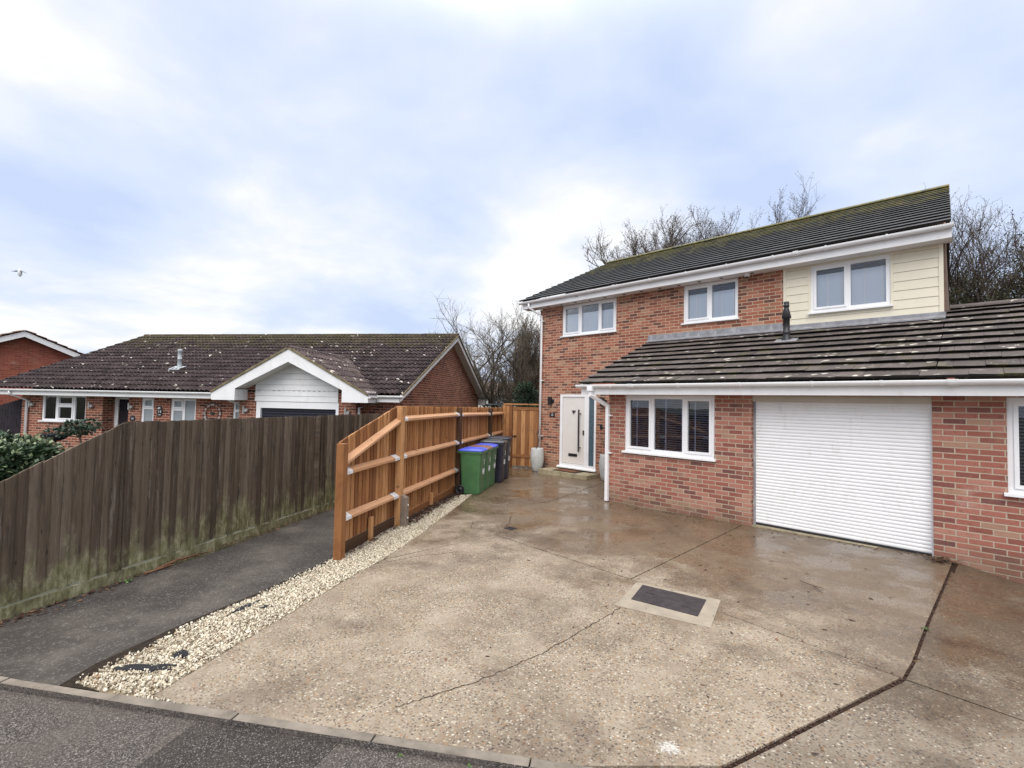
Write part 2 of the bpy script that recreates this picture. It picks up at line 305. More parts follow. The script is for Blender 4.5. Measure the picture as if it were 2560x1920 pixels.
    n.put(b.inputs['Base Color'], c); n.put(b.inputs['Roughness'], n.math('MULTIPLY_ADD', n.noise(o, .9, 4), .4, .55)); b.inputs['Specular IOR Level'].default_value = .22
    n.put(b.inputs['Normal'], n.bump(n.math('ADD', vo.outputs['Distance'], n.noise(o, 40, 4)), .6, .006)); M['tarmac'] = m
    for nm, k, sc in (('road_tarmac', 1.0, 150), ('dark_tarmac_patch', .55, 160)):
        m, n, b = newmat(nm); o = n.coord(); vo = n.voro(o, sc); wn = n.white(vo.outputs['Position']).outputs[0]
        c = n.ramp(wn, [(0, tuple(k*x for x in (.036, .031, .029))), (.5, tuple(k*x for x in (.095, .083, .077))), (.85, tuple(k*x for x in (.19, .17, .155))), (1, (.34, .31, .28))])
        c = n.mix(n.smooth(n.noise(o, 2.1, 6, .65), .35, .7, 0, .55), c, tuple(k*x for x in (.155, .128, .112)))
        n.put(b.inputs['Base Color'], c); n.put(b.inputs['Roughness'], n.math('MULTIPLY_ADD', n.noise(o, 1.5, 4), .3, .62)); b.inputs['Specular IOR Level'].default_value = .25
        n.put(b.inputs['Normal'], n.bump(n.math('SUBTRACT', 1.0, vo.outputs['Distance']), .9, .010)); M[nm] = m
    m, n, b = newmat('cream_limestone_chippings'); uv = n.coord('UV'); wn = n.white(n.comb(n.math('FLOOR', n.sep(uv)[0]), 1.0, 1.0)).outputs[0]; o = n.coord()
    c = n.ramp(wn, [(0, (.20, .155, .11)), (.16, (.42, .36, .26)), (.48, (.63, .57, .45)), (.9, (.76, .71, .59)), (1, (.42, .27, .17))])
    c = n.mix(n.smooth(n.noise(o, 60, 4), .5, .8, 0, .4), c, (.45, .37, .25)); n.put(b.inputs['Base Color'], c); b.inputs['Roughness'].default_value = .8; M['gravel'] = m
    m, n, b = newmat('earthy_gravel_bed'); o = n.coord(); c = n.mix(n.noise(o, 30, 5, .7), (.10, .075, .05), (.42, .33, .22)); n.put(b.inputs['Base Color'], c); b.inputs['Roughness'].default_value = .95
    n.put(b.inputs['Normal'], n.bump(n.noise(o, 55, 4), 1, .015)); M['gravel_bed'] = m
    m, n, b = newmat('rough_grass_and_earth'); o = n.coord(); c = n.mix(n.noise(o, 1.5, 6, .7), (.045, .05, .032), (.085, .082, .06)); n.put(b.inputs['Base Color'], c); b.inputs['Roughness'].default_value = .95; M['earth'] = m
ground_mats()

# ------------------------------------------------------------------ mesh helpers
class MB:
    """collects faces of ONE mesh; uv in metres by the face's main direction unless given"""
    def __init__(s): s.v = []; s.f = []; s.uv = []; s.smooth = []
    def face(s, pts, uv=None, sm=False):
        i = len(s.v); pts = [Vector(p) for p in pts]; s.v += pts; s.f.append(tuple(range(i, i+len(pts))))
        if uv is None:
            nrm = Vector((0, 0, 0))
            for k in range(len(pts)): nrm += pts[k].cross(pts[(k+1) % len(pts)])
            a = [abs(q) for q in nrm]
            if a[2] >= a[0] and a[2] >= a[1]: uv = [(p.x, p.y) for p in pts]
            elif a[1] >= a[0]: uv = [(p.x, p.z) for p in pts]
            else: uv = [(p.y+.11, p.z) for p in pts]
        s.uv += list(uv); s.smooth.append(sm)
    def hexa(s, p, uvf=None):
        """8 points: bottom 0-3 ccw, top 4-7"""
        for q in ((3, 2, 1, 0), (4, 5, 6, 7), (0, 1, 5, 4), (1, 2, 6, 5), (2, 3, 7, 6), (3, 0, 4, 7)):
            pts = [p[i] for i in q]; s.face(pts, [uvf(x) for x in pts] if uvf else None)
    def box(s, x0, x1, y0, y1, z0, z1, uvf=None):
        s.hexa([Vector(q) for q in ((x0, y0, z0), (x1, y0, z0), (x1, y1, z0), (x0, y1, z0), (x0, y0, z1), (x1, y0, z1), (x1, y1, z1), (x0, y1, z1))], uvf); return s
    def obox(s, c, ax, ay, az, uvf=None):
        """oriented box: centre and half-axis vectors"""
        c, ax, ay, az = map(Vector, (c, ax, ay, az))
        s.hexa([c+sx*ax+sy*ay+sz*az for sz in (-1, 1) for sx, sy in ((-1, -1), (1, -1), (1, 1), (-1, 1))], uvf); return s
    def prism(s, poly, z0, z1):
        """poly list of (x,y) ccw; z0,z1 numbers or functions"""
        f0 = z0 if callable(z0) else (lambda x, y: z0); f1 = z1 if callable(z1) else (lambda x, y: z1)
        t = [Vector((x, y, f1(x, y))) for x, y in poly]; b_ = [Vector((x, y, f0(x, y))) for x, y in poly]
        s.face(t); s.face(b_[::-1]); n = len(poly)
        for i in range(n): s.face([b_[i], b_[(i+1) % n], t[(i+1) % n], t[i]])
        return s
    def extrude(s, poly3, vec, caps=True):
        p = [Vector(q) for q in poly3]; vec = Vector(vec); q = [x+vec for x in p]; n = len(p)
        if caps: s.face(p[::-1]); s.face(q)
        for i in range(n): s.face([p[i], p[(i+1) % n], q[(i+1) % n], q[i]])
        return s
    def tube(s, pts, rads, sides=8, sm=True, cap=True):
        pts = [Vector(p) for p in pts]
        if not isinstance(rads, (list, tuple)): rads = [rads]*len(pts)
        rings = []
        for i, p in enumerate(pts):
            d = (pts[min(i+1, len(pts)-1)]-pts[max(i-1, 0)]).normalized()
            a = d.cross(Vector((0, 0, 1)) if abs(d.z) < .9 else Vector((1, 0, 0))).normalized(); b_ = d.cross(a)
            rings.append([p+rads[i]*(a*math.cos(2*math.pi*k/sides)+b_*math.sin(2*math.pi*k/sides)) for k in range(sides)])
        base = len(s.v)
        for r_ in rings: s.v += r_
        for i in range(len(rings)-1):
            for k in range(sides):
                k2 = (k+1) % sides; s.f.append((base+i*sides+k, base+i*sides+k2, base+(i+1)*sides+k2, base+(i+1)*sides+k)); s.uv += [(k, i)]*4; s.smooth.append(sm)
        if cap:
            s.f.append(tuple(base+k for k in range(sides))[::-1]); s.uv += [(0, 0)]*sides; s.smooth.append(False)
            s.f.append(tuple(base+(len(rings)-1)*sides+k for k in range(sides))); s.uv += [(0, 0)]*sides; s.smooth.append(False)
        return s
    def lathe(s, prof, c, sides=28, axis=None):
        """prof [(r,z)], revolved about z at c"""
        c = Vector(c); base = len(s.v)
        for r_, z in prof:
            for k in range(sides):
                a = 2*math.pi*k/sides; s.v.append(c+Vector((r_*math.cos(a), r_*math.sin(a), z)))
        for i in range(len(prof)-1):
            for k in range(sides):
                k2 = (k+1) % sides; s.f.append((base+i*sides+k, base+i*sides+k2, base+(i+1)*sides+k2, base+(i+1)*sides+k)); s.uv += [(k*.1, i*.1)]*4; s.smooth.append(True)
        return s
    def panel(s, x0, x1, z0, z1, y0, y1, holes=()):
        """upright slab in the xz plane from y0 (front) to y1 with rectangular holes"""
        xs = sorted({x0, x1, *[h[0] for h in holes], *[h[1] for h in holes]}); zs = sorted({z0, z1, *[h[2] for h in holes], *[h[3] for h in holes]})
        xs = [x for x in xs if x0 <= x <= x1]; zs = [z for z in zs if z0 <= z <= z1]
        def inh(x, z): return any(h[0] < x < h[1] and h[2] < z < h[3] for h in holes)
        for i in range(len(xs)-1):
            for j in range(len(zs)-1):
                a, b_, c, d = xs[i], xs[i+1], zs[j], zs[j+1]
                if inh((a+b_)/2, (c+d)/2): continue
                s.face([(a, y0, c), (b_, y0, c), (b_, y0, d), (a, y0, d)]); s.face([(b_, y1, c), (a, y1, c), (a, y1, d), (b_, y1, d)])
        for a, b_, c, d in list(holes):
            s.face([(a, y0, c), (a, y0, d), (a, y1, d), (a, y1, c)]); s.face([(b_, y0, d), (b_, y0, c), (b_, y1, c), (b_, y1, d)])
            if c > z0: s.face([(b_, y0, c), (a, y0, c), (a, y1, c), (b_, y1, c)])
            if d < z1: s.face([(a, y0, d), (b_, y0, d), (b_, y1, d), (a, y1, d)])
        s.face([(x0, y0, z0), (x0, y0, z1), (x0, y1, z1), (x0, y1, z0)][::-1]); s.face([(x1, y0, z0), (x1, y0, z1), (x1, y1, z1), (x1, y1, z0)])
        s.face([(x0, y0, z1), (x1, y0, z1), (x1, y1, z1), (x0, y1, z1)])
        return s
    def build(s, name, mat, parent=None, off=None, bevel=0):
        me = bpy.data.meshes.new(name); o = off or Vector((0, 0, 0))
        me.from_pydata([tuple(p-o) for p in s.v], [], s.f)
        uvl = me.uv_layers.new(name='UVMap'); uvl.data.foreach_set('uv', np.array(s.uv, dtype=np.float32).ravel())
        me.polygons.foreach_set('use_smooth', s.smooth); me.materials.append(mat if not isinstance(mat, str) else M[mat]); me.update()
        ob = bpy.data.objects.new(name, me); COL.objects.link(ob)
        if parent: ob.parent = parent
        if bevel:
            bm = bmesh.new(); bm.from_mesh(me); bmesh.ops.remove_doubles(bm, verts=bm.verts, dist=1e-5); bm.to_mesh(me); bm.free()
            md = ob.modifiers.new('bevel', 'BEVEL'); md.width = bevel; md.segments = 2; md.limit_method = 'ANGLE'
        return ob
def tag(o, label=None, cat=None, group=None, kind=None):
    for k, v in (('label', label), ('category', cat), ('group', group), ('kind', kind)):
        if v: o[k] = v
    return o
OFF = {}
def thing(name, label, cat, loc=(0, 0, 0), rotz=0, group=None):
    o = bpy.data.objects.new(name, None); COL.objects.link(o); o.location = loc; o.rotation_euler = (0, 0, rotz); o.empty_display_size = .2
    OFF[o.name] = Vector(loc) if not rotz else None
    return tag(o, label, cat, group)
def part(name, mb, mat, parent, bevel=0, local=False, label=None):
    """mb in world metres (or in the thing's own axes when local); a part of parent, or a sub-part of a part"""
    root = parent
    while root.parent: root = root.parent
    o = mb.build(name, mat, parent, None if local or OFF.get(root.name) is None else OFF[root.name], bevel)
    if label: o['label'] = label
    return o
def struct(name, mb, mat): return tag(mb.build(name, mat), kind='structure')
def copy_tree(o, parent=None):
    c = o.copy(); COL.objects.link(c); OFF[c.name] = OFF.get(o.name)
    if parent: c.parent = parent
    for ch in list(o.children): copy_tree(ch, c)
    return c
def text_mesh(body, size, depth=.002):
    cu = bpy.data.curves.new('lettering', 'FONT'); cu.body = body; cu.size = size; cu.extrude = depth; cu.align_x = 'CENTER'; cu.align_y = 'CENTER'; cu.resolution_u = 3
    ob = bpy.data.objects.new('tmp', cu); COL.objects.link(ob); dg = bpy.context.evaluated_depsgraph_get(); me = bpy.data.meshes.new_from_object(ob.evaluated_get(dg))
    vs_ = [v.co.copy() for v in me.vertices]; fs = [tuple(p.vertices) for p in me.polygons]
    bpy.data.objects.remove(ob); bpy.data.curves.remove(cu); bpy.data.meshes.remove(me); return vs_, fs
def add_text(mb, body, size, mat4):
    v, f = text_mesh(body, size); b0 = len(mb.v); mb.v += [mat4 @ p for p in v]
    for q in f: mb.f.append(tuple(i+b0 for i in q)); mb.uv += [(0, 0)]*len(q); mb.smooth.append(False)
def upright(x, y, z, rotz=0):          # text plane standing up, facing local -Y
    return Matrix.Translation((x, y, z)) @ Matrix.Rotation(rotz, 4, 'Z') @ Matrix.Rotation(math.pi/2, 4, 'X')
def gz(x, y=0): return -.02+.0145*x      # the plot falls gently to the left
rnd = random.uniform

# ------------------------------------------------------------------ ground, road, kerb, path, drive
struct('ground', MB().prism([(-400, -300), (400, -300), (400, 500), (-400, 500)], -.75, -.45), 'earth')
KD = Vector((.832, .5547, 0))            # kerb direction
K0 = Vector((-4.847, -.174, 0))
def kp(s, o=0): p = K0+KD*s+Vector((-KD.y, KD.x, 0))*o; return (p.x, p.y)
struct('road', MB().prism([kp(-30, .0), kp(-30, -14), kp(40, -14), kp(40, .0)], -.40, lambda x, y: gz(x)-.018), 'road_tarmac')
P_ = [(-3.45, .35), (-3.80, .02), (-2.9, -.65), (-2.35, .55), (-2.42, .95), (-2.72, 1.18), (-3.05, .98), (-3.3, .80)]
struct('road_patch', MB().prism([kp(1.72, -.012), kp(1.70, -1.6), kp(2.56, -1.6), kp(2.61, -.3), kp(2.66, -.012)], -.2, lambda x, y: gz(x)-.014), 'dark_tarmac_patch')
kb = MB(); s_ = -6.3
while s_ < 12:
    a, b_ = kp(s_+.004, .0), kp(s_+.908, .0); c, d = kp(s_+.908, .085+rnd(-.004, .004)), kp(s_+.004, .085); dz = rnd(-.003, .004)
    kb.prism([a, b_, c, d], -.3, lambda x, y: gz(x)+.004+dz); s_ += .915
struct('kerb', kb, 'kerb')
# tarmac path between the two fences
path = [kp(-14, .09), kp(.84, .09), (-4.43, .27), (-4.78, .90), (-5.13, 1.61), (-5.66, 2.60), (-6.72, 4.22), (-8.50, 6.92), (-10.6, 10.1), (-13.4, 10.1), (-9.6, 5.75), (-8.56, 4.0), (-7.0, 1.62), (-6.58, .72), (-6.2, .0), (-7.0, -1.2)]
struct('path', MB().prism(path, -.4, lambda x, y: gz(x)+.0), 'tarmac')
pe = MB(); pe.prism([kp(.53, .09), kp(.86, .09), (-4.43, .27), (-4.78, .90), (-5.13, 1.61), (-5.66, 2.60), (-5.74, 2.62), (-5.25, 1.70), (-4.97, 1.02), (-4.64, .39)], -.4, lambda x, y: gz(x)+.004); struct('path_edge', pe, 'soil')
GL = [kp(.84, .09), (-4.43, .27), (-4.78, .90), (-5.13, 1.61), (-5.66, 2.60), (-6.72, 4.22), (-8.05, 6.25)]
GR = [kp(1.52, .09), (-3.873, .612), (-4.352, 1.422), (-5.092, 2.713), (-5.315, 3.153), (-6.027, 4.245), (-7.853, 6.755)]
struct('gravel_bed', MB().prism(GL[:1]+GR+GL[:0:-1], -.4, lambda x, y: gz(x)-.006), 'gravel_bed')
struct('soil_bed', MB().prism([(-5.2, 2.5), (-1.25, 2.45), (-.95, 2.66), (-.73, 3.34), (-.365, 4.45), (-.335, 4.78), (-.31, 5.76), (-.23, 7.73), (-.21, 8.3), (-5.2, 11), (-10.3, 11.4), (-9.4, 9.5), (-5.8, 4)], -.42, lambda x, y: gz(x)-.013), 'filler')
def inset(poly, ds):
    n = len(poly); P = [Vector((p[0], p[1])) for p in poly]; L = []
    for i in range(n):
        a, b_ = P[i], P[(i+1) % n]; d = (b_-a).normalized(); nn = Vector((-d.y, d.x)); L.append((a+nn*ds[i], d))
    o = []
    for i in range(n):
        (p, d), (q, e) = L[i-1], L[i]; den_ = d.x*e.y-d.y*e.x
        o.append(tuple(q) if abs(den_) < 1e-4 else tuple(p+d*(((q.x-p.x)*e.y-(q.y-p.y)*e.x)/den_)))
    return o
def neigh(x, y): return gz(x)-.004-max(0, x+.30)*.22*max(0, min(1, (y-4.0)/4))
J = .006; E_ = .017; E2 = .011
sl = MB()
# big near slab: kerb - gravel edge - cross joint - neighbour joint
s1 = [kp(1.52, .09), kp(4.12, .09), (-.991, 2.673), (-.77, 3.347), (-.405, 4.46), (-1.79, 4.635), (-2.80, 4.775), (-5.172, 4.93), (-5.30, 3.165), (-5.092, 2.713), (-4.352, 1.422), (-3.873, .612)]
sl.prism(inset(s1, [0, E_, E_, E_, J, J, J, J, J*.3, 0, 0, 0]), -.3, lambda x, y: gz(x))
s2 = [(-2.80, 4.775), (-2.807, 8.42), (-5.279, 8.42), (-5.172, 4.93)]
sl.prism(inset(s2, [J, .0, J, J]), -.3, lambda x, y: gz(x)+.001)
s3 = [(-.405, 4.46), (-.378, 4.785), (-.351, 5.761), (-.271, 7.731), (-.25, 8.42), (-2.807, 8.42), (-2.80, 4.775), (-1.79, 4.635)]
sl.prism(inset(s3, [E2, E2, E2, E2, 0, J, J, J]), -.3, lambda x, y: gz(x)-.001)
s4 = [(-5.315, 3.165), (-5.172, 4.93), (-5.20, 7.19), (-6.22, 7.38), (-7.74, 6.62), (-6.027, 4.245)]
sl.prism(inset(s4, [J*.3, J, J*.6, J*.6, J*.3, 0]), -.3, lambda x, y: gz(x)+.0005)
s5 = [(-5.20, 7.19), (-5.27, 8.30), (-5.40, 8.30), (-5.40, 11.0), (-7.0, 11.0), (-6.22, 7.38)]
sl.prism(inset(s5, [J, 0, 0, 0, J, J*.6]), -.3, lambda x, y: gz(x)-.001)
s6 = [(-6.22, 7.38), (-7.0, 11.0), (-9.7, 11.2), (-10.9, 10.9), (-9.25, 8.8), (-7.74, 6.62)]
sl.prism(inset(s6, [J, 0, 0, 0, 0, J*.6]), -.3, lambda x, y: gz(x)+.0015)
# neighbour's two slabs
s7 = [(-.405, 4.46), (3.5, 4.25), (3.5, 8.42), (-.25, 8.42), (-.271, 7.731), (-.351, 5.761), (-.378, 4.785)]
sl2 = MB(); sl2.prism(inset(s7, [J*1.6, 0, 0, E2, E2, E2, E2]), -.8, neigh)
s8 = [kp(4.20, .09), kp(9, .09), (3.5, 4.25), (-.405, 4.46), (-.77, 3.347), (-.991, 2.673), kp(4.16, .09)]
sl2.prism(inset(s8, [0, 0, J*1.6, E_, E_, E_, 0]), -.8, neigh)
struct('driveway', sl, 'concrete'); struct('neighbour_driveway', sl2, 'concrete_old')
# the wandering crack across the near slab
ck = MB()
def crack(pts, w0, jit, seed):
    rr = random.Random(seed); P = []
    for a, b_ in zip(pts, pts[1:]):
        k = max(3, int(math.dist(a, b_)/.03))
        P += [(a[0]+(b_[0]-a[0])*i/k+rr.uniform(-jit, jit), a[1]+(b_[1]-a[1])*i/k+rr.uniform(-jit, jit)) for i in range(k)]
    P.append(pts[-1])
    for i in range(len(P)-1):
        a, b_ = Vector((*P[i], 0)), Vector((*P[i+1], 0)); d = (b_-a).normalized(); n = Vector((-d.y, d.x, 0)); wa = w0*rr.uniform(.5, 1.3); wb = w0*rr.uniform(.5, 1.3); e = .004
        q = [a-n*wa, b_-n*wb, b_+n*wb, a+n*wa]; ck.face([(p.x, p.y, gz(p.x)+e) for p in q])
crack([(-2.468, 4.043), (-2.443, 2.839), (-2.513, 2.24), (-2.664, 1.693)], .0030, .013, 3)
crack([(-5.9, 6.0), (-5.5, 5.55), (-5.33, 5.25)], .004, .012, 5)
crack([(-6.5, 6.25), (-6.3, 6.9), (-6.22, 7.38)], .004, .014, 9)
crack([(-4.9, 4.0), (-5.12, 3.5), (-5.2, 3.0)], .003, .012, 11)
crack([(-6.0, 5.2), (-5.7, 4.9), (-5.55, 5.0)], .003, .012, 12)
tag(ck.build('crack', 'filler'), kind='structure')

# gravel: every chipping a small faceted stone, one uncountable object
def gravel():
    rr = random.Random(3); tv = [Vector(v) for v in ((1, 0, -.4), (-.5, .87, -.4), (-.5, -.87, -.4), (.5, .87, .4), (-1, 0, .4), (.5, -.87, .4), (0, 0, 1))]
    tf = [(0, 1, 3), (1, 4, 3), (1, 2, 4), (2, 5, 4), (2, 0, 5), (0, 3, 5), (3, 4, 6), (4, 5, 6), (5, 3, 6)]
    V, F, U = [], [], []
    segs = []
    for i in range(len(GL)-1):
        a, b_, c, d = [Vector((*q, 0)) for q in (GL[i], GR[i], GR[i+1], GL[i+1])]; segs.append((a, b_, c, d, ((b_-a).cross(d-a).length+(c-b_).cross(c-d).length)/2))
    for si, (a, b_, c, d, ar) in enumerate(segs):
        for _ in range(int(ar*6800*(.72 if si == 0 else 1))):
            t, w_ = rr.random(), rr.random(); edge = .0
            if w_ < .10: w_ -= rr.random()**3*.12
            p = (a.lerp(b_, w_)).lerp(d.lerp(c, w_), t)
            if si < 2 and w_ < .5 and rr.random() < (.75 if si == 0 else .55)*(1-w_/.55)+.08: continue       # thin and earthy beside the tarmac
            sz = rr.uniform(.0045, .0125)*(1.1 if si < 3 else 1); m3 = Euler((rr.uniform(0, 6.3), rr.uniform(0, 6.3), rr.uniform(0, 6.3))).to_matrix()
            sc = Vector((sz*rr.uniform(.8, 1.4), sz*rr.uniform(.7, 1.1), sz*rr.uniform(.55, .9))); i0 = len(V); zz = gz(p.x)+sz*rr.uniform(.2, 1.0)
            V.extend([(p.x+q.x, p.y+q.y, zz+q.z) for q in (m3 @ Vector((v.x*sc.x, v.y*sc.y, v.z*sc.z)) for v in tv)])
            k = rr.randrange(5000)
            for q in tf: F.append((q[0]+i0, q[1]+i0, q[2]+i0)); U += [(k+.5, .5)]*3
    me = bpy.data.meshes.new('gravel'); me.from_pydata(V, [], F); me.uv_layers.new(name='UVMap').data.foreach_set('uv', np.array(U, dtype=np.float32).ravel()); me.materials.append(M['gravel']); me.update()
    o = bpy.data.objects.new('gravel', me); COL.objects.link(o); tag(o, 'strip of cream chippings between driveway and tarmac path', 'gravel', kind='stuff')
gravel()

# ------------------------------------------------------------------ roofs
def tiled(o, ax, upv, width, length, gauge, tw, th=.022, wave=0, seed=1, clipfn=None, skip=None, lift=.004, under=.0, amp=.036, gap=.0015):
    """o eave corner, ax unit along eave, upv unit up the slope; returns an MB of overlapping tiles"""
    rr = random.Random(seed); mb = MB(); o, ax, upv = Vector(o), Vector(ax).normalized(), Vector(upv).normalized(); nn = ax.cross(upv).normalized()
    rows = int(math.ceil(length/gauge)); cols = int(math.ceil(width/tw))
    for r_ in range(rows):
        s0 = r_*gauge; s1 = min(s0+gauge*1.12, length); sh = (.5*tw if r_ % 2 and not wave else 0)
        for c in range(-1, cols+1):
            u0, u1 = max(0, c*tw+sh+gap), min(width, (c+1)*tw+sh-gap)
            if u1-u0 < .02: continue
            if clipfn:
                cc = clipfn(u0, u1, s0+gauge*.5)
                if cc is None: continue
                u0, u1 = cc
                if u1-u0 < .02: continue
            j = rr.uniform(-lift, lift); j2 = rr.uniform(-lift, lift); js = rr.uniform(-1, 1)*lift
            if not wave:
                top = th+j; tp2 = th+j2
                a, b_ = o+ax*u0+upv*(s0+js+under), o+ax*u1+upv*(s0+js+under); c_, d = o+ax*u1+upv*s1, o+ax*u0+upv*s1
                A, B_ = a+nn*top*1.7-upv*under, b_+nn*tp2*1.7-upv*under; C_, D_ = c_+nn*.012, d+nn*.012
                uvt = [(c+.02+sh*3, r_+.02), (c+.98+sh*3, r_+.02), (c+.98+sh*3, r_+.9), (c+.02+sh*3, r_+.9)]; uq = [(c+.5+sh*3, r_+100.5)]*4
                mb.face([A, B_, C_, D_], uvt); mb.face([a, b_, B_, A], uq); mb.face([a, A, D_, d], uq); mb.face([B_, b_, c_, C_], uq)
            else:
                n = 7; L0, L1, Lb = [], [], []
                for i in range(n):
                    t = i/(n-1); u = u0+(u1-u0)*t; h = .5-.5*math.cos(2*math.pi*(c*tw+tw*t)/wave); h = h**.7*amp
                    L0.append(o+ax*u+upv*(s0+js)+nn*(th*1.7+h+j)); L1.append(o+ax*u+upv*s1+nn*(.012+h)); Lb.append(o+ax*u+upv*(s0+js+under)+nn*(h*.9))
                for i in range(n-1):
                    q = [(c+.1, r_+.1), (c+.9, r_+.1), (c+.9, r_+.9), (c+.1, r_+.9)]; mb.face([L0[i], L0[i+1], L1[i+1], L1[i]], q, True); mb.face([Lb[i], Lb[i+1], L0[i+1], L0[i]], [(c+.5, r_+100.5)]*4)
    return mb
def ridge_caps(mb, a, b_, r_, step=.45, seed=2):
    rr = random.Random(seed); a, b_ = Vector(a), Vector(b_); n = max(1, round((b_-a).length/step)); d = (b_-a)/n; side = d.cross(Vector((0, 0, 1))).normalized()
    for i in range(n):
        p, q = a+d*i, a+d*(i+1)*1.0; k = rr.uniform(.97, 1.05); prof = [(math.cos(t)*r_*k, math.sin(t)*r_*.62*k) for t in [math.pi*j/8 for j in range(9)]]
        A = [p+side*x+Vector((0, 0, z)) for x, z in prof]; B_ = [q+d*.0+side*x*.96+Vector((0, 0, z*.96)) for x, z in prof]
        for j in range(8): mb.face([A[j], B_[j], B_[j+1], A[j+1]], [(i+90, 40.5)]*4, True)
        mb.face(A, [(i+90, 40.5)]*9)
    return mb
def gutter_mesh(p0, p1, outv, r_=.055):
    """half-round gutter from p0 to p1 (top back edge), bulging towards outv"""
    p0, p1, outv = Vector(p0), Vector(p1), Vector(outv).normalized(); mb = MB()
    prof = [(0, 0)]+[(r_-r_*math.cos(t), -r_*1.05*math.sin(t)) for t in [math.pi*j/8 for j in range(1, 8)]]+[(2*r_, 0), (2*r_-.008, .006), (2*r_-.012, 0)]
    inner = [(2*r_-.012-(r_-.01-(r_-.01)*math.cos(t)), -(r_*.9)*math.sin(t)) for t in [math.pi*j/6 for j in range(1, 6)]]+[(.008, 0)]
    prof += inner
    A = [p0+outv*x+Vector((0, 0, z)) for x, z in prof]; mb.extrude(A, p1-p0)
    for p in (p0, p1-(p1-p0).normalized()*.006):
        mb.extrude([p+outv*x+Vector((0, 0, z)) for x, z in prof[:10]], (p1-p0).normalized()*.006)
    return mb
def bracket_mesh(p, along, outv, r_=.058, wd=.032):
    p, along, outv = Vector(p), Vector(along).normalized(), Vector(outv).normalized()
    prof = [(-.0, .008)]+[(r_-(r_+.006)*math.cos(t)+.0, -(r_+.006)*1.05*math.sin(t)) for t in [math.pi*j/8 for j in range(0, 9)]]+[(2*r_+.006, .012), (2*r_-.004, .012), (2*r_-.004, .004)]
    return MB().extrude([p-along*wd/2+outv*x+Vector((0, 0, z)) for x, z in prof], along*wd)

# ------------------------------------------------------------------ windows
def window(parent, x0, x1, z0, z1, y, lights, local=False, sill=True, room=True, label=None, blind=None, fr=.055, name='window', drop=.0, pane_mat='glass', sill_out=.09):
    """frame is the part; sashes, panes, sill, blinds and the room behind are its sub-parts. lights: (x0,x1,z0,z1,sash?)"""
    fy = y+.03
    w_ = part(name, MB().panel(x0, x1, z0, z1, fy, fy+.07, [(a, b_, c, d) for a, b_, c, d, *_ in lights]), 'white', parent, local=local, label=label)
    for a, b_, c, d, sash in lights:
        if sash:
            g = .042; part('sash', MB().panel(a-.012, b_+.012, c-.012, d+.012, fy-.016, fy-.001, [(a+g-.012, b_-g+.012, c+g-.012, d-g+.012)]), 'white', w_, local=local)
            part('sash_edge', MB().panel(a, b_, c, d, fy+.002, fy+.04, [(a+.030, b_-.030, c+.030, d-.030)]), 'white', w_, local=local)
        part('pane', MB().box(a-.005, b_+.005, fy+.028, fy+.032, c-.005, d+.005), pane_mat, w_, local=local)
    if sill: part('sill', MB().extrude([(x0-.035, fy-sill_out, z0-.02), (x0-.035, fy-sill_out, z0+.008), (x0-.035, fy-.002, z0+.022), (x0-.035, fy-.002, z0-.022)], (x1-x0+.07, 0, 0)), 'white', w_, local=local)
    if blind == 'venetian':
        sm = MB(); zz = z0+.10
        while zz < z1-.03:
            sm.obox(((x0+x1)/2, fy+.105, zz), ((x1-x0)/2-.04, 0, 0), (0, .019, .009), (0, -.0006, .0012)); zz += .042
        bl = part('blind', sm, 'blind_dark', w_, local=local)
        for a, b_, c, d, sash in lights:
            for k in ((.30,) if (b_-a) < .5 and sash else (.36, .93)): part('blind_tape', MB().box(a+(b_-a)*k-.014, a+(b_-a)*k+.014, fy+.080, fy+.082, z0+.07, z1-.05), 'blind_tape', w_, local=local)
    elif blind == 'roller':
        bm_ = MB(); bm_.box(x0+.03, x1-.03, fy+.090, fy+.094, z0+.03, z1-drop)
        part('blind', bm_, 'blind_pale', w_, local=local); 
        for a, b_, c, d, sash in lights:
            for xa in (a+(b_-a)*.36, b_-.085): part('blind_cord', MB().box(xa, xa+.035, fy+.080, fy+.083, z0+.05, z1-drop), 'blind_line', w_, local=local)
    elif blind == 'curtain':
        Z0, Z1 = z0+.03, z1-.02
        for xa, xb in ((x0+.05, x0+(x1-x0)*.10), (x0+(x1-x0)*.19, x1-.05)):
            cm = MB(); x = xa; k = 0
            while x < xb-.002:
                xn = min(x+.045, xb); ya, yb = fy+.14+.02*(k % 2), fy+.14+.02*((k+1) % 2); cm.face([(x, ya, Z0), (xn, yb, Z0), (xn, yb, Z1), (x, ya, Z1)]); x = xn; k += 1
            part('curtain', cm, 'curtain', w_, local=local)
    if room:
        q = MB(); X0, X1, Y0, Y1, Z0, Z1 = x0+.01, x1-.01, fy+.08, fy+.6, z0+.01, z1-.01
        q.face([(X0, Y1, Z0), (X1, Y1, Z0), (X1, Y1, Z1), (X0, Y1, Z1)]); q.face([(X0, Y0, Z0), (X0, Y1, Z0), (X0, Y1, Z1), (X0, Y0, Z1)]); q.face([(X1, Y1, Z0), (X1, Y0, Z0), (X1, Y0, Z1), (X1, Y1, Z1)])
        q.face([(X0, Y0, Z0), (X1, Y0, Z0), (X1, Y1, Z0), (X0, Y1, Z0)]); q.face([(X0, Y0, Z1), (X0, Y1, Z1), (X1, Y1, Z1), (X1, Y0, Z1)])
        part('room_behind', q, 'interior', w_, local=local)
    return w_

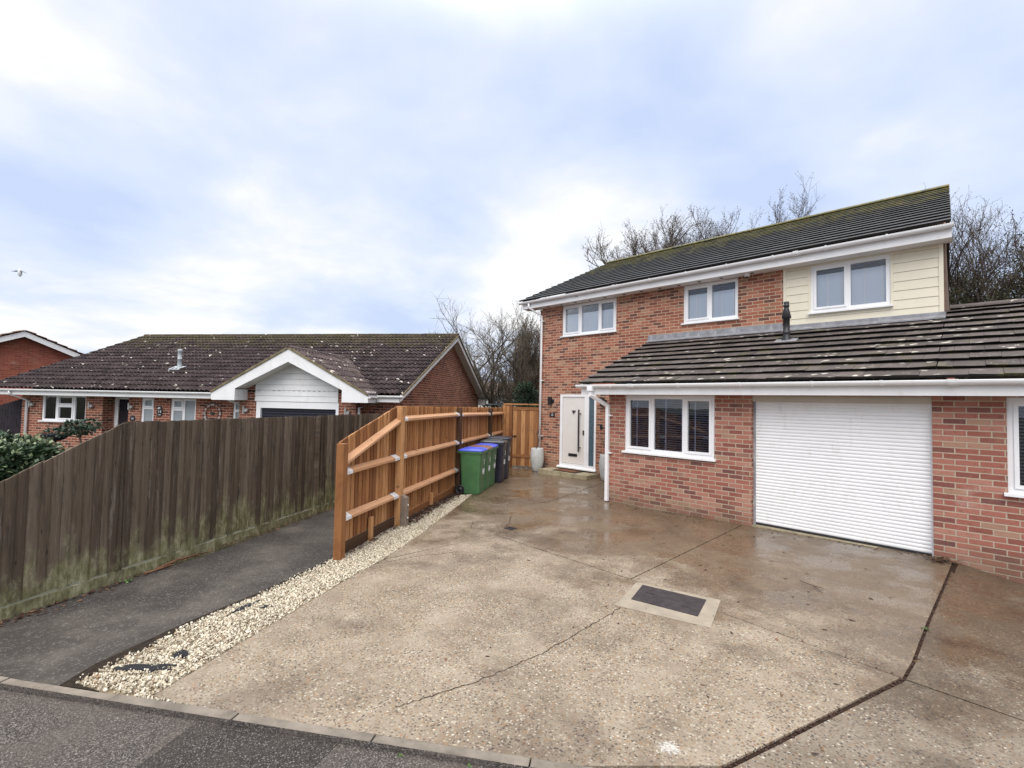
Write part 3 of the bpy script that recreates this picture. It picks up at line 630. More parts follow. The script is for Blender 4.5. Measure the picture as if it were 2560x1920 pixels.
# ------------------------------------------------------------------ the main house
YF, YB = 8.35, 10.95                      # garage front wall, main front wall
H = thing('brick_house', 'two storey red brick house with white garage door and cream cladding', 'house', (-5, 10.95, 0))
XL, XR = -9.66, -.40
DOOR = (-8.81, -7.54, .06, 2.15)
W1 = (-8.79, -6.93, 3.86, 4.785); W2 = (-5.055, -3.79, 3.86, 4.785); W3 = (-2.39, -1.115, 3.80, 4.765)
LW = (-5.06, -3.28, .955, 2.085); GD = (-2.67, -.44, -.40, 2.083); RWN = (.242, 2.0, .90, 2.075)
fwall = part('front_wall', MB().panel(XL, -2.88, -.42, 4.79, YB, YB+.25, [DOOR, W1, W2]), 'brick_upper', H)
part('garage_wall', MB().panel(-5.43, 3.2, -.85, 2.09, YF, YF+.22, [LW, GD, RWN]), 'brick_lower', H)
sw = MB(); sw.extrude([(-5.43, YF+.22, -.42), (-5.43, YB, -.42), (-5.43, YB, 3.36), (-5.43, YF+.22, 2.36)], (.2, 0, 0)); part('side_wall', sw, 'brick_lower', H)
YR, ZR = 15.43, 7.33; YE, ZE = 10.52, 5.02; YBK = 2*YR-YE
for nm, xa, xb, tp in (('end_wall', XL, XL+.25, 0), ('end_wall', XR-.25, XR, .045)):
    g = MB(); tx = lambda y: xa-tp*(y-YB)*.6; g.extrude([(tx(y), y, z) for y, z in ((YB+.25, -.42), (YBK-.5, -.42), (YBK-.5, 5.0), (YR, ZR-.12), (YB+.25, 5.0))], (xb-xa, 0, 0)); part(nm, g, 'brick_upper', H)
part('back_wall', MB().box(XL, XR, YBK-.72, YBK-.5, -.42, 5.0), 'brick_upper', H)
# cream boarding
cb = MB(); hole = W3; zz = 3.55; nb = 0
bh = (4.79-3.55)/7.35
while zz < 4.785:
    t = min(zz+bh-.004, 4.788)
    segs = [(-2.82, -.46)] if t < W3[2]+.005 else ([(-2.82, W3[0]-.03), (W3[1]+.03, -.46)] if zz > W3[2]-.02 else [(-2.82, W3[0]-.03), (W3[1]+.03, -.46)])
    for a, b_ in segs: cb.extrude([(a, YB-.012, zz), (a, YB+.05, zz), (a, YB+.05, t), (a, YB-.002, t)], (b_-a, 0, 0))
    if zz < W3[2] < t and len(segs) == 2: cb.box(W3[0]-.03, W3[1]+.03, YB-.010, YB+.05, zz, W3[2]-.004)
    zz += bh
part('cladding', cb, 'cream', H)
part('window_trim', MB().panel(W3[0]-.036, W3[1]+.036, W3[2]-.02, 4.788, YB-.016, YB+.045, [(W3[0]+.004, W3[1]-.004, W3[2]+.02, W3[3]-.002)]), 'cream', H)
part('corner_trim', MB().box(-2.88, -2.82, YB-.02, YB+.06, 3.52, 4.79), 'cream', H); part('corner_trim', MB().box(-.46, -.40, YB-.02, YB+.06, 3.52, 4.79), 'cream', H)
part('cladding_back', MB().panel(-2.88, XR, 3.2, 4.79, YB+.07, YB+.25, [W3]), 'interior', H)
part('end_cladding', MB().prism([(XR-.001, YB), (XR+.03, YB), (XR-.20, YBK-.5), (XR-.235, YBK-.5)], 3.5, 4.95), plain('weathered_brown_cladding', (.16, .10, .075), .8, .3, .3, 6), H)
# lead flashing along the abutment
fl = MB(); fl.box(-5.98, -2.9, YB-.026, YB-.003, 3.44, 3.66); fl.extrude([(-5.98, YB-.13, 3.475), (-5.98, YB-.027, 3.52), (-5.98, YB-.027, 3.545), (-5.98, YB-.13, 3.50)], (3.07, 0, 0)); part('lead_flashing', fl, 'lead', H)
fl = MB(); fl.box(-2.9, -.38, YB-.034, YB-.014, 3.42, 3.60); fl.extrude([(-2.9, YB-.15, 3.465), (-2.9, YB-.035, 3.515), (-2.9, YB-.035, 3.54), (-2.9, YB-.15, 3.49)], (2.52, 0, 0)); part('lead_flashing', fl, 'lead', H)
# upper eaves
fas = part('fascia', MB().box(-10.12, -.28, 10.62, 10.645, 4.79, 4.995), 'white_paint', H)
sof = part('soffit', MB().box(-10.12, -.28, 10.645, YB+.02, 4.79, 4.802), 'soffit', H)
part('soffit_end', MB().extrude([(-10.12, 10.645, 4.802), (-10.12, 11.2, 4.802), (-10.12, 11.2, 5.26), (-10.12, 10.645, 5.0)], (.02, 0, 0)), 'white_paint', H)
for i, x in enumerate((-9.2, -8.7, -8.2, -7.7, -7.2, -6.6, -6.1, -5.6, -5.1, -4.6, -4.1, -3.45)):
    part('downlight', MB().lathe([(.0, -.004), (.035, -.006), (.042, -.002), (.044, .004)], (x, 10.80, 4.788), 14), 'black', sof)
part('vent_hole', MB().obox((-8.05, 10.619, 4.90), (.013, 0, 0), (0, .002, 0), (0, 0, .013)), 'black', fas); part('vent_hole', MB().obox((-8.0, 10.619, 4.90), (.013, 0, 0), (0, .002, 0), (0, 0, .013)), 'black', fas)
gt = part('gutter', gutter_mesh((-10.2, 10.62, 4.995), (-.25, 10.62, 4.995), (0, -1, 0), .06), 'white', H)
x = -9.4
while x < -.3: part('gutter_bracket', bracket_mesh((x, 10.62, 4.995), (1, 0, 0), (0, -1, 0), .062), 'white', gt); x += .92
part('gutter_union', bracket_mesh((-6.75, 10.62, 4.995), (1, 0, 0), (0, -1, 0), .063, .09), 'white', gt)
part('gutter_union', bracket_mesh((-2.55, 10.62, 4.995), (1, 0, 0), (0, -1, 0), .063, .09), 'white', gt)
sl_ = math.hypot(YR-YE, ZR-ZE); upv = Vector((0, YR-YE, ZR-ZE)).normalized()
rf = tiled((-10.16, YE-.02, ZE), (1, 0, 0), upv, 9.92, sl_, .345, .30, .026, under=.012, seed=4, lift=.0012, gap=-.0003, clipfn=lambda a, b_, s: (a, min(b_, 9.88-.16*s/sl_))); ridge_caps(rf, (-10.16, YR, ZR), (-.44, YR, ZR), .13)
rf.face([(-.62, YBK, ZE), (-10.16, YBK, ZE), (-10.16, YR, ZR), (-.44, YR, ZR)], [(0, 0), (30, 0), (30, 15), (0, 15)])
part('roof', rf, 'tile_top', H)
for xx, xt in ((-10.13, -10.13), (-.325, -.49)):
    vb = MB(); P = [(xx, YE+.12, ZE-.10), (xt, YR, ZR-.17), (xt, YR, ZR-.01), (xx, YE+.12, ZE+.04)]; vb.extrude(P, (.025, 0, 0)); part('bargeboard', vb, 'wood_dark', H)
# lower roof
ye, ze = 7.98, 2.29; slope = (3.49-2.29)/(10.97-7.98); u2 = Vector((0, 1, slope)).normalized(); L_a = (YB-ye)*math.hypot(1, slope); L_b = (11.47-ye)*math.hypot(1, slope)
lr = tiled((-5.94, ye, ze), (1, 0, 0), u2, 5.56, L_a-.02, .345, .30, .036, seed=8, under=.055)
r2 = tiled((-5.94+18.5333*.30, ye, ze), (1, 0, 0), u2, 3.6, L_b, .345, .30, .036, seed=9, under=.055); off = len(lr.v); lr.v += r2.v; lr.f += [tuple(i+off for i in q) for q in r2.f]; lr.uv += r2.uv; lr.smooth += r2.smooth
zr2 = ze+(11.47-ye)*slope; ridge_caps(lr, (-.34, 11.47, zr2+.02), (3.2, 11.47, zr2+.02), .12)
lr.face([(3.2, 14.9, ze), (-.36, 14.9, ze), (-.36, 11.47, zr2), (3.2, 11.47, zr2)], [(0, 0), (9, 0), (9, 9), (0, 9)])
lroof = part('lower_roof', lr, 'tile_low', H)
part('lower_bargeboard', MB().extrude([(-5.90, ye+.05, ze-.10), (-5.90, YB, 3.49-.13), (-5.90, YB, 3.49), (-5.90, ye+.05, ze+.02)], (.022, 0, 0)), 'white_paint', H)
lf = part('lower_fascia', MB().box(-5.90, 3.2, 8.02, 8.045, 2.085, 2.285), 'white_paint', H)
part('lower_soffit', MB().box(-5.90, 3.2, 8.045, YF+.03, 2.090, 2.10), 'soffit', H)
part('soffit_return', MB().box(-5.88, -5.43, YF+.03, YB, 2.10, 2.112), 'soffit', H)
lg = part('lower_gutter', gutter_mesh((-5.98, 8.02, 2.275), (3.2, 8.02, 2.275), (0, -1, 0), .056), 'white', H)
for x in (-5.15, -3.75, -2.72, -1.72, -.92, .55, 1.5): part('gutter_bracket', bracket_mesh((x, 8.02, 2.275), (1, 0, 0), (0, -1, 0), .058), 'white', lg)
for x in (-4.70, -.22): part('gutter_union', bracket_mesh((x, 8.02, 2.275), (1, 0, 0), (0, -1, 0), .0585, .10), 'white', lg)
# downpipes
def downpipe(pts, r_, ztop, clips, sq=False):
    m_ = MB()
    if sq:
        for a, b_ in zip(pts, pts[1:]):
            a, b_ = Vector(a), Vector(b_); d = (b_-a).normalized(); sx = d.cross(Vector((0, 1, 0))).normalized() if abs(d.y) < .9 else Vector((1, 0, 0)); sy = d.cross(sx).normalized()
            m_.obox((a+b_)/2, d*((b_-a).length/2+r_*.55), sx*r_, sy*r_)
    else: m_.tube(pts, r_, 12)
    p_ = part('downpipe', m_, 'white', H, .004 if sq else 0)
    for c in clips: part('pipe_clip', MB().box(c[0]-r_-.012, c[0]+r_+.06, c[1]-r_*.4, c[1]+.05, c[2]-.012, c[2]+.012), 'white', p_)
    return p_
downpipe([(-9.80, 10.56, 4.93), (-9.80, 10.56, 4.80), (-9.545, 10.885, 4.56), (-9.545, 10.885, -.12)], .036, 5, [(-9.545, 10.885, z) for z in (4.4, 2.57, .88)])
downpipe([(-5.62, 7.96, 2.25), (-5.62, 7.96, 2.07), (-5.43, 8.295, 1.86), (-5.43, 8.295, -.06)], .034, 2, [(-5.43, 8.295, z) for z in (1.66, .90)], True)
part('gutter_outlet', MB().box(-5.68, -5.56, 7.90, 8.01, 2.15, 2.245), 'white', H, .008)
# windows
def lights_of(x0, x1, z0, z1, splits, sashes, b=.07, m_=.035):
    xs = [x0]+splits+[x1]; o = []
    for i in range(len(xs)-1): o.append((xs[i]+(b if i == 0 else m_), xs[i+1]-(b if i == len(xs)-2 else m_), z0+.085, z1-.075, sashes[i]))
    return o
window(H, *W1, YB, lights_of(*W1, [-8.14, -7.49], [True, False, True]), blind='roller', drop=.27, label='three light window at the left end of the upper floor')
window(H, *W2, YB, lights_of(*W2, [-4.42], [True, False]), blind='roller', drop=.22, label='two light window between brick panels on the upper floor')
window(H, *W3, YB-.02, lights_of(*W3, [-1.76], [True, False]), blind='roller', drop=.18, label='two light window set in the cream cladding')
window(H, *LW, YF, lights_of(*LW, [-4.475, -3.84], [True, False, True]), blind='venetian', label='three light ground floor window with dark slatted blinds')
window(H, *RWN, YF, lights_of(*RWN, [.85, 1.45], [True, False, True]), blind='venetian', label='window cut off at the right edge of the garage wall')
# garage door
gdm = MB(); zz = -.005; prof = []
while zz < 1.985:
    prof += [(0.0, zz), (-.0065, zz+.010), (-.009, zz+.0245), (-.0065, zz+.039), (0.0, zz+.049)]; zz += .0515
for (y0_, za), (y1_, zb) in zip(prof, prof[1:]): gdm.face([(-2.64, YF+.10+y0_, za), (-.455, YF+.10+y0_, za), (-.455, YF+.10+y1_, zb), (-2.64, YF+.10+y1_, zb)], sm=False)
gdr = part('garage_door', gdm, 'door_white', H)
part('bottom_seal', MB().box(-2.64, -.455, YF+.085, YF+.11, -.035, -.008), 'black', gdr)
part('guide_rail', MB().box(-2.672, -2.635, YF+.07, YF+.13, -.05, 2.0), 'lead', gdr); part('guide_rail', MB().box(-.462, -.438, YF+.07, YF+.13, -.05, 2.0), 'white', gdr)
part('garage_lintel', MB().box(-2.72, -.44, YF+.025, YF+.11, 1.985, 2.085), 'lintel', H)
part('garage_threshold', MB().box(-2.67, -.44, YF+.0, YF+.5, -.3, -.036), 'step', H)
part('garage_back', MB().box(-2.67, -.44, YF+.2, YF+.21, -.3, 2.08), 'interior', H)
# front door
df = part('door_frame', MB().panel(-8.81, -7.54, .06, 2.15, YB-.01, YB+.07, [(-8.72, -7.925, .155, 2.085), (-7.785, -7.60, .15, 2.08)]), 'white', H, .004)
part('frame_ridge', MB().box(-7.87, -7.84, YB-.018, YB-.011, .06, 2.15), 'white', df)
part('sidelight', MB().box(-7.79, -7.595, YB+.02, YB+.03, .145, 2.085), 'frost', df)
part('threshold', MB().extrude([(-8.86, YB-.09, .02), (-8.86, YB-.09, .05), (-8.86, YB-.0105, .075), (-8.86, YB-.0105, .02)], (1.36, 0, 0)), 'white', df)
dl = part('front_door', MB().box(-8.712, -7.933, YB+.012, YB+.06, .162, 2.078), 'door_leaf', H, .004)
hd = MB(); hd.box(-8.10, -8.066, YB-.085, YB-.055, .52, 1.72)
for z_ in (.64, 1.60): hd.tube([(-8.083, YB-.06, z_), (-8.083, YB+.015, z_)], .011, 8); hd.tube([(-8.06, YB-.035, z_), (-8.03, YB-.035, z_)], .014, 8)
part('handle', hd, 'black', dl)
part('letterbox', MB().box(-8.49, -8.18, YB-.004, YB+.014, .365, .448), 'black', dl, .006)
lk = MB(); lk.box(-7.985, -7.945, YB-.012, YB+.014, 1.0, 1.13); lk.tube([(-7.965, YB-.03, 1.09), (-7.965, YB, 1.09)], .018, 10); part('lock', lk, 'black', dl, .004)
be = MB(); be.lathe([(.0, -.05), (.016, -.04), (.026, -.015), (.026, .01), (.016, .025), (.020, .04), (.012, .055), (0, .06)], (-8.314, YB-.004, 1.64), 12)
for sgn in (-1, 1): be.extrude([(-8.314+sgn*.012, YB-.004, 1.655), (-8.314+sgn*.070, YB-.004, 1.70), (-8.314+sgn*.055, YB-.004, 1.655), (-8.314+sgn*.040, YB-.004, 1.635)][::sgn], (0, .010, 0))
part('knocker', be, 'black', dl)
for x, yy in ((-9.16, YB), (-7.30, YB)):
    q = MB(); q.box(x-.05, x+.05, yy-.12, yy-.03, 1.83, 2.07); q.box(x+.0, x+.11, yy-.03, yy+.003, 1.89, 2.0); part('wall_light', q, 'black', H, .004)
np_ = part('number_plate', MB().box(-9.215, -9.01, YB-.014, YB+.003, 1.475, 1.59), 'black', H, .004)
tm = MB(); add_text(tm, '15', .095, upright(-9.112, YB-.0165, 1.532)); part('numerals', tm, 'lettering', np_)
part('doorbell', MB().box(-7.395, -7.32, YB-.03, YB+.003, 1.20, 1.325), 'black', H, .006)
sc_ = MB(); sc_.lathe([(0, -.075), (.045, -.06), (.06, -.03), (.062, 0)], (-3.56, 10.82, 4.79), 18); cam_d = part('security_camera', sc_, 'white', H)
part('camera_dome', MB().lathe([(0, -.098), (.026, -.088), (.036, -.066)], (-3.56, 10.80, 4.79), 14), 'black', cam_d)
part('corner_sensor', MB().obox((-9.53, 10.86, 4.755), (.03, .02, 0), (-.02, .03, .01), (0, 0, .03)), 'white', H, .006)
# flue on the lower roof
zf = ze+(10.2-ye)*slope
fm = MB(); fm.lathe([(.105, -.02), (.10, .03), (.062, .13), (.062, .17), (.066, .175), (.066, .20), (.058, .205), (.058, .30), (.058, .46), (.080, .465), (.080, .475), (.085, .48), (.044, .66), (.040, .685), (.052, .69), (.052, .73), (.040, .74), (.046, .76), (.046, .79), (0, .80)], (-2.633, 10.2, zf-.02), 20)
fu_ = part('flue_pipe', fm, 'black', H); part('flue_flashing', MB().obox((-2.62, 10.14, zf+.018), (.19, 0, 0), (0, .16, .16*slope), (0, -.004*slope, .004)), 'lead', fu_)

# ------------------------------------------------------------------ step, mat, planters
sg = gz(-8.2)
stp = MB()
for i in range(4): a = -9.12+i*.43; stp.box(a, a+.425, 10.36, 10.93, sg-.1, sg+.115)
stp.box(-9.112, -7.418, 10.366, 10.924, sg-.09, sg+.075)
tag(stp.build('door_step', 'step'), 'low buff stone step in front of the white front door', 'step')
dm = thing('door_mat', 'brown coir doormat with dark border lying on the step', 'doormat', (-8.25, 10.68, sg+.115))
part('border', MB().box(-8.68, -7.88, 10.45, 10.89, sg+.116, sg+.124), 'mat_edge', dm); part('pile', MB().box(-8.60, -7.96, 10.51, 10.83, sg+.125, sg+.134), 'mat', dm)
def planter(x, y, label, seed):
    rr = random.Random(seed); z0 = gz(x); t = thing('planter', label, 'planter', (x, y, z0), group='tall pale planters beside the front door')
    pr = [(.02, .005), (.125, .005), (.140, .02), (.175, .14), (.200, .30), (.208, .42), (.200, .55), (.182, .66), (.176, .69), (.165, .69), (.162, .65), (.10, .645), (.0, .645)]
    part('pot', MB().lathe(pr, (x, y, z0), 32), 'pot', t); part('compost', MB().lathe([(.161, .652), (.08, .662), (0, .66)], (x, y, z0), 20), 'soil', t)
    st = MB(); lf = MB()
    def br(p, d, L, r_, dep):
        pts = [p]; 
        for i in range(4): d = (d+Vector((rr.uniform(-.22, .22), rr.uniform(-.22, .22), rr.uniform(-.05, .15)))).normalized(); pts.append(pts[-1]+d*L/4)
        st.tube(pts, [r_*(1-.15*i) for i in range(5)], 5)
        for q in pts[2:]:
            if dep: br(q, (d+Vector((rr.uniform(-.9, .9), rr.uniform(-.9, .9), rr.uniform(.0, .6)))).normalized(), L*.55, r_*.6, dep-1)
            else:
                for _ in range(1): 
                    a = Vector((rr.uniform(-1, 1), rr.uniform(-1, 1), rr.uniform(-.3, 1))).normalized()*rr.uniform(.02, .035); b_ = a.cross(Vector((rr.uniform(-1, 1), rr.uniform(-1, 1), rr.uniform(-1, 1)))).normalized()*.009
                    lf.face([q, q+a*.5+b_, q+a, q+a*.5-b_])
    for _ in range(2): br(Vector((x+rr.uniform(-.03, .03), y+rr.uniform(-.03, .03), z0+.65)), Vector((rr.uniform(-.15, .15), rr.uniform(-.1, .1), 1)).normalized(), .42, .008, 2)
    part('stem', st, 'twig', t); part('foliage', lf, 'dry_leaf', t)
planter(-9.40, 10.62, 'pale grey planter with a bare shrub, standing by the corner downpipe', 4)
planter(-6.95, 10.62, 'pale grey planter with a twiggy plant, half hidden behind the porch downpipe', 9)

# ------------------------------------------------------------------ orange fence
FD = Vector((-.55, .835, 0)).normalized(); FN = Vector((FD.y, -FD.x, 0)); F0 = Vector((-5.69, 2.73, 0))
def fp(s, z, o=0): p = F0+FD*s+FN*o; return Vector((p.x, p.y, z))
OF = thing('timber_fence', 'new orange timber fence with raking first bay beside the driveway', 'fence', tuple(fp(4, gz(-8))))
def ftop(s):
    if s < 1.72: return 1.335+(1.80-1.335)*max(0, s)/1.72
    return 1.80-.012*(s-1.72)
posts = [(0, 1.335, .052, 'wood_new', .0), (1.70, 1.79, .052, 'wood_new', .0), (4.80, 1.75, .050, 'wood_dark', .0), (7.68, 1.70, .048, 'wood_dark', 0)]
for s, zt, hw, mt, _ in posts:
    q = MB(); q.obox(fp(s, (zt-.5)/2, .01), FD*hw, FN*hw, Vector((0, 0, (zt+.5)/2)), lambda p, s=s: (s*7.3+.3+(p-fp(s, 0)).dot(FD+FN*1.7), p.z)); part('post', q, mt, OF, .004)
rr = random.Random(21); bd = {}
s = .04; bi = 0; bays = [(.04, 1.70), (1.70, 4.80), (4.80, 7.68), (7.68, 9.55)]
for a, b_ in bays:
    m_ = MB(); s = a
    while s < b_-.01:
        e = min(s+.125, b_+.02); o1, o2 = -.062, -.050-.0; zb = gz(fp(s, 0).x)+.155; ya = rr.uniform(-.004, .004)
        P = [fp(s, zb, o1-.011), fp(e, zb, o1-.016), fp(e, zb, o2-.012), fp(s, zb, o2+(.003 if a < 1 else .014))]
        T = [Vector((p.x, p.y, ftop(ss)+ya)) for p, ss in zip(P, (s, e, e, s))]
        m_.hexa(P+T, lambda p, s=s, e=e, bi=bi: (bi+.05+.9*max(0, min(1, ((p-F0).dot(FD)-s)/(e-s))), p.z)); s += .100; bi += 1
    part('board_panel', m_, 'wood_new', OF)
    g = MB(); g.hexa([fp(a, gz(fp(a, 0).x)-.06, -.055), fp(b_, gz(fp(b_, 0).x)-.06, -.055), fp(b_, gz(fp(b_, 0).x)-.06, -.03), fp(a, gz(fp(a, 0).x)-.06, -.03)]+[fp(a, gz(fp(a, 0).x)+.15, -.055), fp(b_, gz(fp(b_, 0).x)+.15, -.055), fp(b_, gz(fp(b_, 0).x)+.15, -.03), fp(a, gz(fp(a, 0).x)+.15, -.03)], lambda p: ((p-F0).dot(FD)*.0+5+p.z*4, (p-F0).dot(FD)))
    part('gravel_board', g, 'wood_new' if a > 1 else 'wood_dark', OF)
def rail(sa, za, sb, zb, bra=True, brb=True):
    a, b_ = fp(sa, za), fp(sb, zb); d = (b_-a).normalized(); upd = Vector((0, 0, 1)); k = rr.uniform(0, 90)
    # arris rail: triangular section with its flat against the boards
    prof = [FN*-.045+upd*.058, FN*-.045-upd*.050, FN*.036-upd*.018, FN*.036+upd*.016]
    m_ = MB(); A = [a+x for x in prof]; B_ = [b_+x for x in prof]
    for i in range(4):
        j = (i+1) % 4; m_.face([A[i], A[j], B_[j], B_[i]], [(k+.2+.2*i, 0), (k+.4+.2*i, 0), (k+.4+.2*i, (b_-a).length), (k+.2+.2*i, (b_-a).length)])
    m_.face(A[::-1]); m_.face(B_); r_ = part('rail', m_, 'wood_rail', OF)
    for flag, p, dd in ((bra, a, d), (brb, b_, -d)):
        if flag:
            q = MB(); C = [p+x*1.14 for x in (FN*-.04+upd*.056, FN*.034+upd*.017, FN*.034-upd*.018, FN*-.04-upd*.050)]
            for i in range(3): q.face([C[i], C[i+1], C[i+1]+dd*.17, C[i]+dd*.17])
            q.face([C[0]+FN*.0, C[0]+upd*.05, C[3]-upd*.05, C[3]]); part('bracket', q, 'galv', r_)
rail(.055, 1.07, 1.645, 1.545, False, False); rail(.055, .955, 1.645, .965); rail(.055, .375, 1.645, .365)
rail(1.755, 1.575, 4.745, 1.585); rail(1.755, .965, 4.745, .955); rail(1.755, .365, 4.745, .345, False, True)
rail(4.855, 1.575, 7.63, 1.535); rail(4.855, .95, 7.63, .93); rail(4.855, .345, 7.63, .33)
rail(7.73, 1.535, 9.45, 1.52, True, False); rail(7.73, .93, 9.45, .93, True, False)
for s_ in (1.70, 4.80):
    q = MB(); z0 = gz(fp(s_, 0).x); c = fp(s_+.0, 0, .115); P = [c+FD*x+FN*y for x, y in ((-.05, -.05), (.05, -.05), (.05, .05), (-.05, .05))]
    P = [Vector((p.x, p.y, z0-.2)) for p in P]+[Vector((p.x, p.y, z0+h)) for p, h in zip(P, (.50, .50, .46, .46))]; q.hexa([P[0], P[3], P[2], P[1], P[4], P[7], P[6], P[5]]); sp = part('concrete_spur', q, 'concrete_post' if s_ < 3 else 'dark_gate', OF, .006)
    for zz in (.14, .34): part('bolt', MB().tube([c+FN*.05+Vector((0, 0, z0+zz)), c+FN*.065+Vector((0, 0, z0+zz))], .012, 8), 'galv', sp)
for s_, ht in ((.83, .34), (3.2, .26)):
    q = MB(); z0 = gz(fp(s_, 0).x); q.obox(fp(s_, z0+ht/2, -.005), FD*.035, FN*.022, Vector((0, 0, ht/2)), lambda p: (33+.3*(p.x+p.y), p.z)); part('support_stake', q, 'wood_new', OF)
# gate and its return panel
g0 = Vector((-10.83, 10.60, 0)); g1 = Vector((-9.70, 11.20, 0)); GDr = (g1-g0).normalized(); GNn = Vector((GDr.y, -GDr.x, 0)); gl_ = (g1-g0).length
def gp(s, z, o=0): p = g0+GDr*s+GNn*o; return Vector((p.x, p.y, z))
GT = thing('garden_gate', 'boarded timber side gate between the fence and the house corner', 'gate', tuple(gp(.6, gz(-10.3))))
zg = gz(-10.3)
q = MB(); s = .30; i = 0
while s < gl_-.06:
    e = min(s+.135, gl_-.05); q.obox(gp((s+e)/2, (zg+.05+1.74)/2), GDr*((e-s)/2-.002), GNn*(.010+.003*(i % 2)), Vector((0, 0, (1.74-zg-.05)/2)), lambda p, i=i, s=s: (i+50+.1+.8*max(0, min(1, ((p-g0).dot(GDr)-s)/.135)), p.z)); s += .137; i += 1
gp_ = part('gate_leaf', q, 'wood_new', GT)
for z_ in (1.70, .20): part('gate_rail', MB().obox(gp((.30+gl_-.05)/2, z_, .025), GDr*((gl_-.35)/2), GNn*.010, Vector((0, 0, .045)), lambda p: (77+p.z*3, (p-g0).dot(GDr))), 'wood_new', gp_)
q = MB()
for s, hw in ((.02, .05), (.24, .05), (gl_-.03, .03)): q.obox(gp(s, (1.80+zg-.1)/2+.0, .01), GDr*hw, GNn*.05, Vector((0, 0, (1.80-zg+.1)/2)), lambda p, s=s: (s*11+.5+.2*(p.x), p.z))
q.obox(gp(.13, (1.78+zg)/2), GDr*.11, GNn*.012, Vector((0, 0, (1.78-zg)/2)), lambda p: (91.4, p.z)); q.obox(gp(gl_/2, 1.83, .0), GDr*gl_/2, GNn*.04, Vector((0, 0, .02)), lambda p: (93.5, (p-g0).dot(GDr)))
part('gate_frame', q, 'wood_new', GT)
q = MB(); q.obox(gp(.36, .82, .04), GDr*.075, GNn*.012, Vector((0, 0, .012))); q.tube([gp(.40, .80, .05), gp(.40, .84, .075), gp(.44, .83, .05)], .010, 6); part('latch', q, 'black', gp_)

# ------------------------------------------------------------------ old grey fence
OD = Vector((-.516, .856, 0)).normalized(); ON = Vector((OD.y, -OD.x, 0)); O0 = Vector((-6.11, -.138, 0))
def op(s, z, o=0): p = O0+OD*s+ON*o; return Vector((p.x, p.y, z))
def otop(s): return 1.597-(.998-s)*.465 if s < .998 else 1.595-.003*(s-1)
OLD = thing('weathered_fence', 'old grey timber fence streaked with green algae beside the tarmac path', 'fence', tuple(op(3, gz(-8))))
rr = random.Random(5); bi = 0
for a, b_ in ((-1.9, 1.0), (1.0, 4.22), (4.30, 7.4), (7.4, 10.6)):
    m_ = MB(); s = a
    while s < b_-.01:
        wd = rr.uniform(.078, .098); e = min(s+wd+.022, b_+.01); zb = gz(op(s, 0).x)+rr.uniform(.11, .135); ya = rr.uniform(-.006, .006); sk = rr.uniform(-.005, .005); lean = rr.uniform(-.004, .004)
        P = [op(s, zb, -.012+sk), op(e, zb, -.018+sk), op(e, zb, -.008+sk), op(s, zb, .010+sk)]; T = [op(ss+lean, otop(ss)+ya, o+sk) for ss, o in ((s, -.012), (e, -.018), (e, -.008), (s, .010))]
        m_.hexa([P[3], P[2], P[1], P[0], T[3], T[2], T[1], T[0]], lambda p, s=s, e=e, bi=bi: (bi+200+.05+.9*max(0, min(1, ((p-O0).dot(OD)-s)/(e-s))), p.z)); s += wd; bi += 1
    part('board_panel', m_, 'wood_old', OLD)
    g = MB(); z0, z1 = gz(op(a, 0).x), gz(op(b_, 0).x); g.hexa([op(a, z0-.1, .002), op(b_, z1-.1, .002), op(b_, z1-.1, -.015), op(a, z0-.1, -.015), op(a, z0+.105, .002), op(b_, z1+.105, .002), op(b_, z1+.105, -.015), op(a, z0+.105, -.015)], lambda p: (300.5+p.z*3, (p-O0).dot(OD)))
    part('gravel_board', g, 'wood_old', OLD)
for s in (4.26, 7.4, 1.0, -1.9):
    m_ = MB(); z0 = gz(op(s, 0).x); m_.obox(op(s, (1.56+z0)/2, -.06 if s != 4.26 else .0), OD*.038, ON*.04, Vector((0, 0, (1.56-z0)/2)), lambda p, s=s: (400+s+.2*p.x, p.z)); part('post', m_, 'wood_old', OLD)
# top of the rail behind, seen nowhere but real
for z_ in (.35, 1.25):
    m_ = MB(); m_.obox(op(5.8, z_, -.05), OD*4.7, ON*.03, Vector((0, 0, .04)), lambda p: (450.5, (p-O0).dot(OD))); part('rail', m_, 'wood_old', OLD)

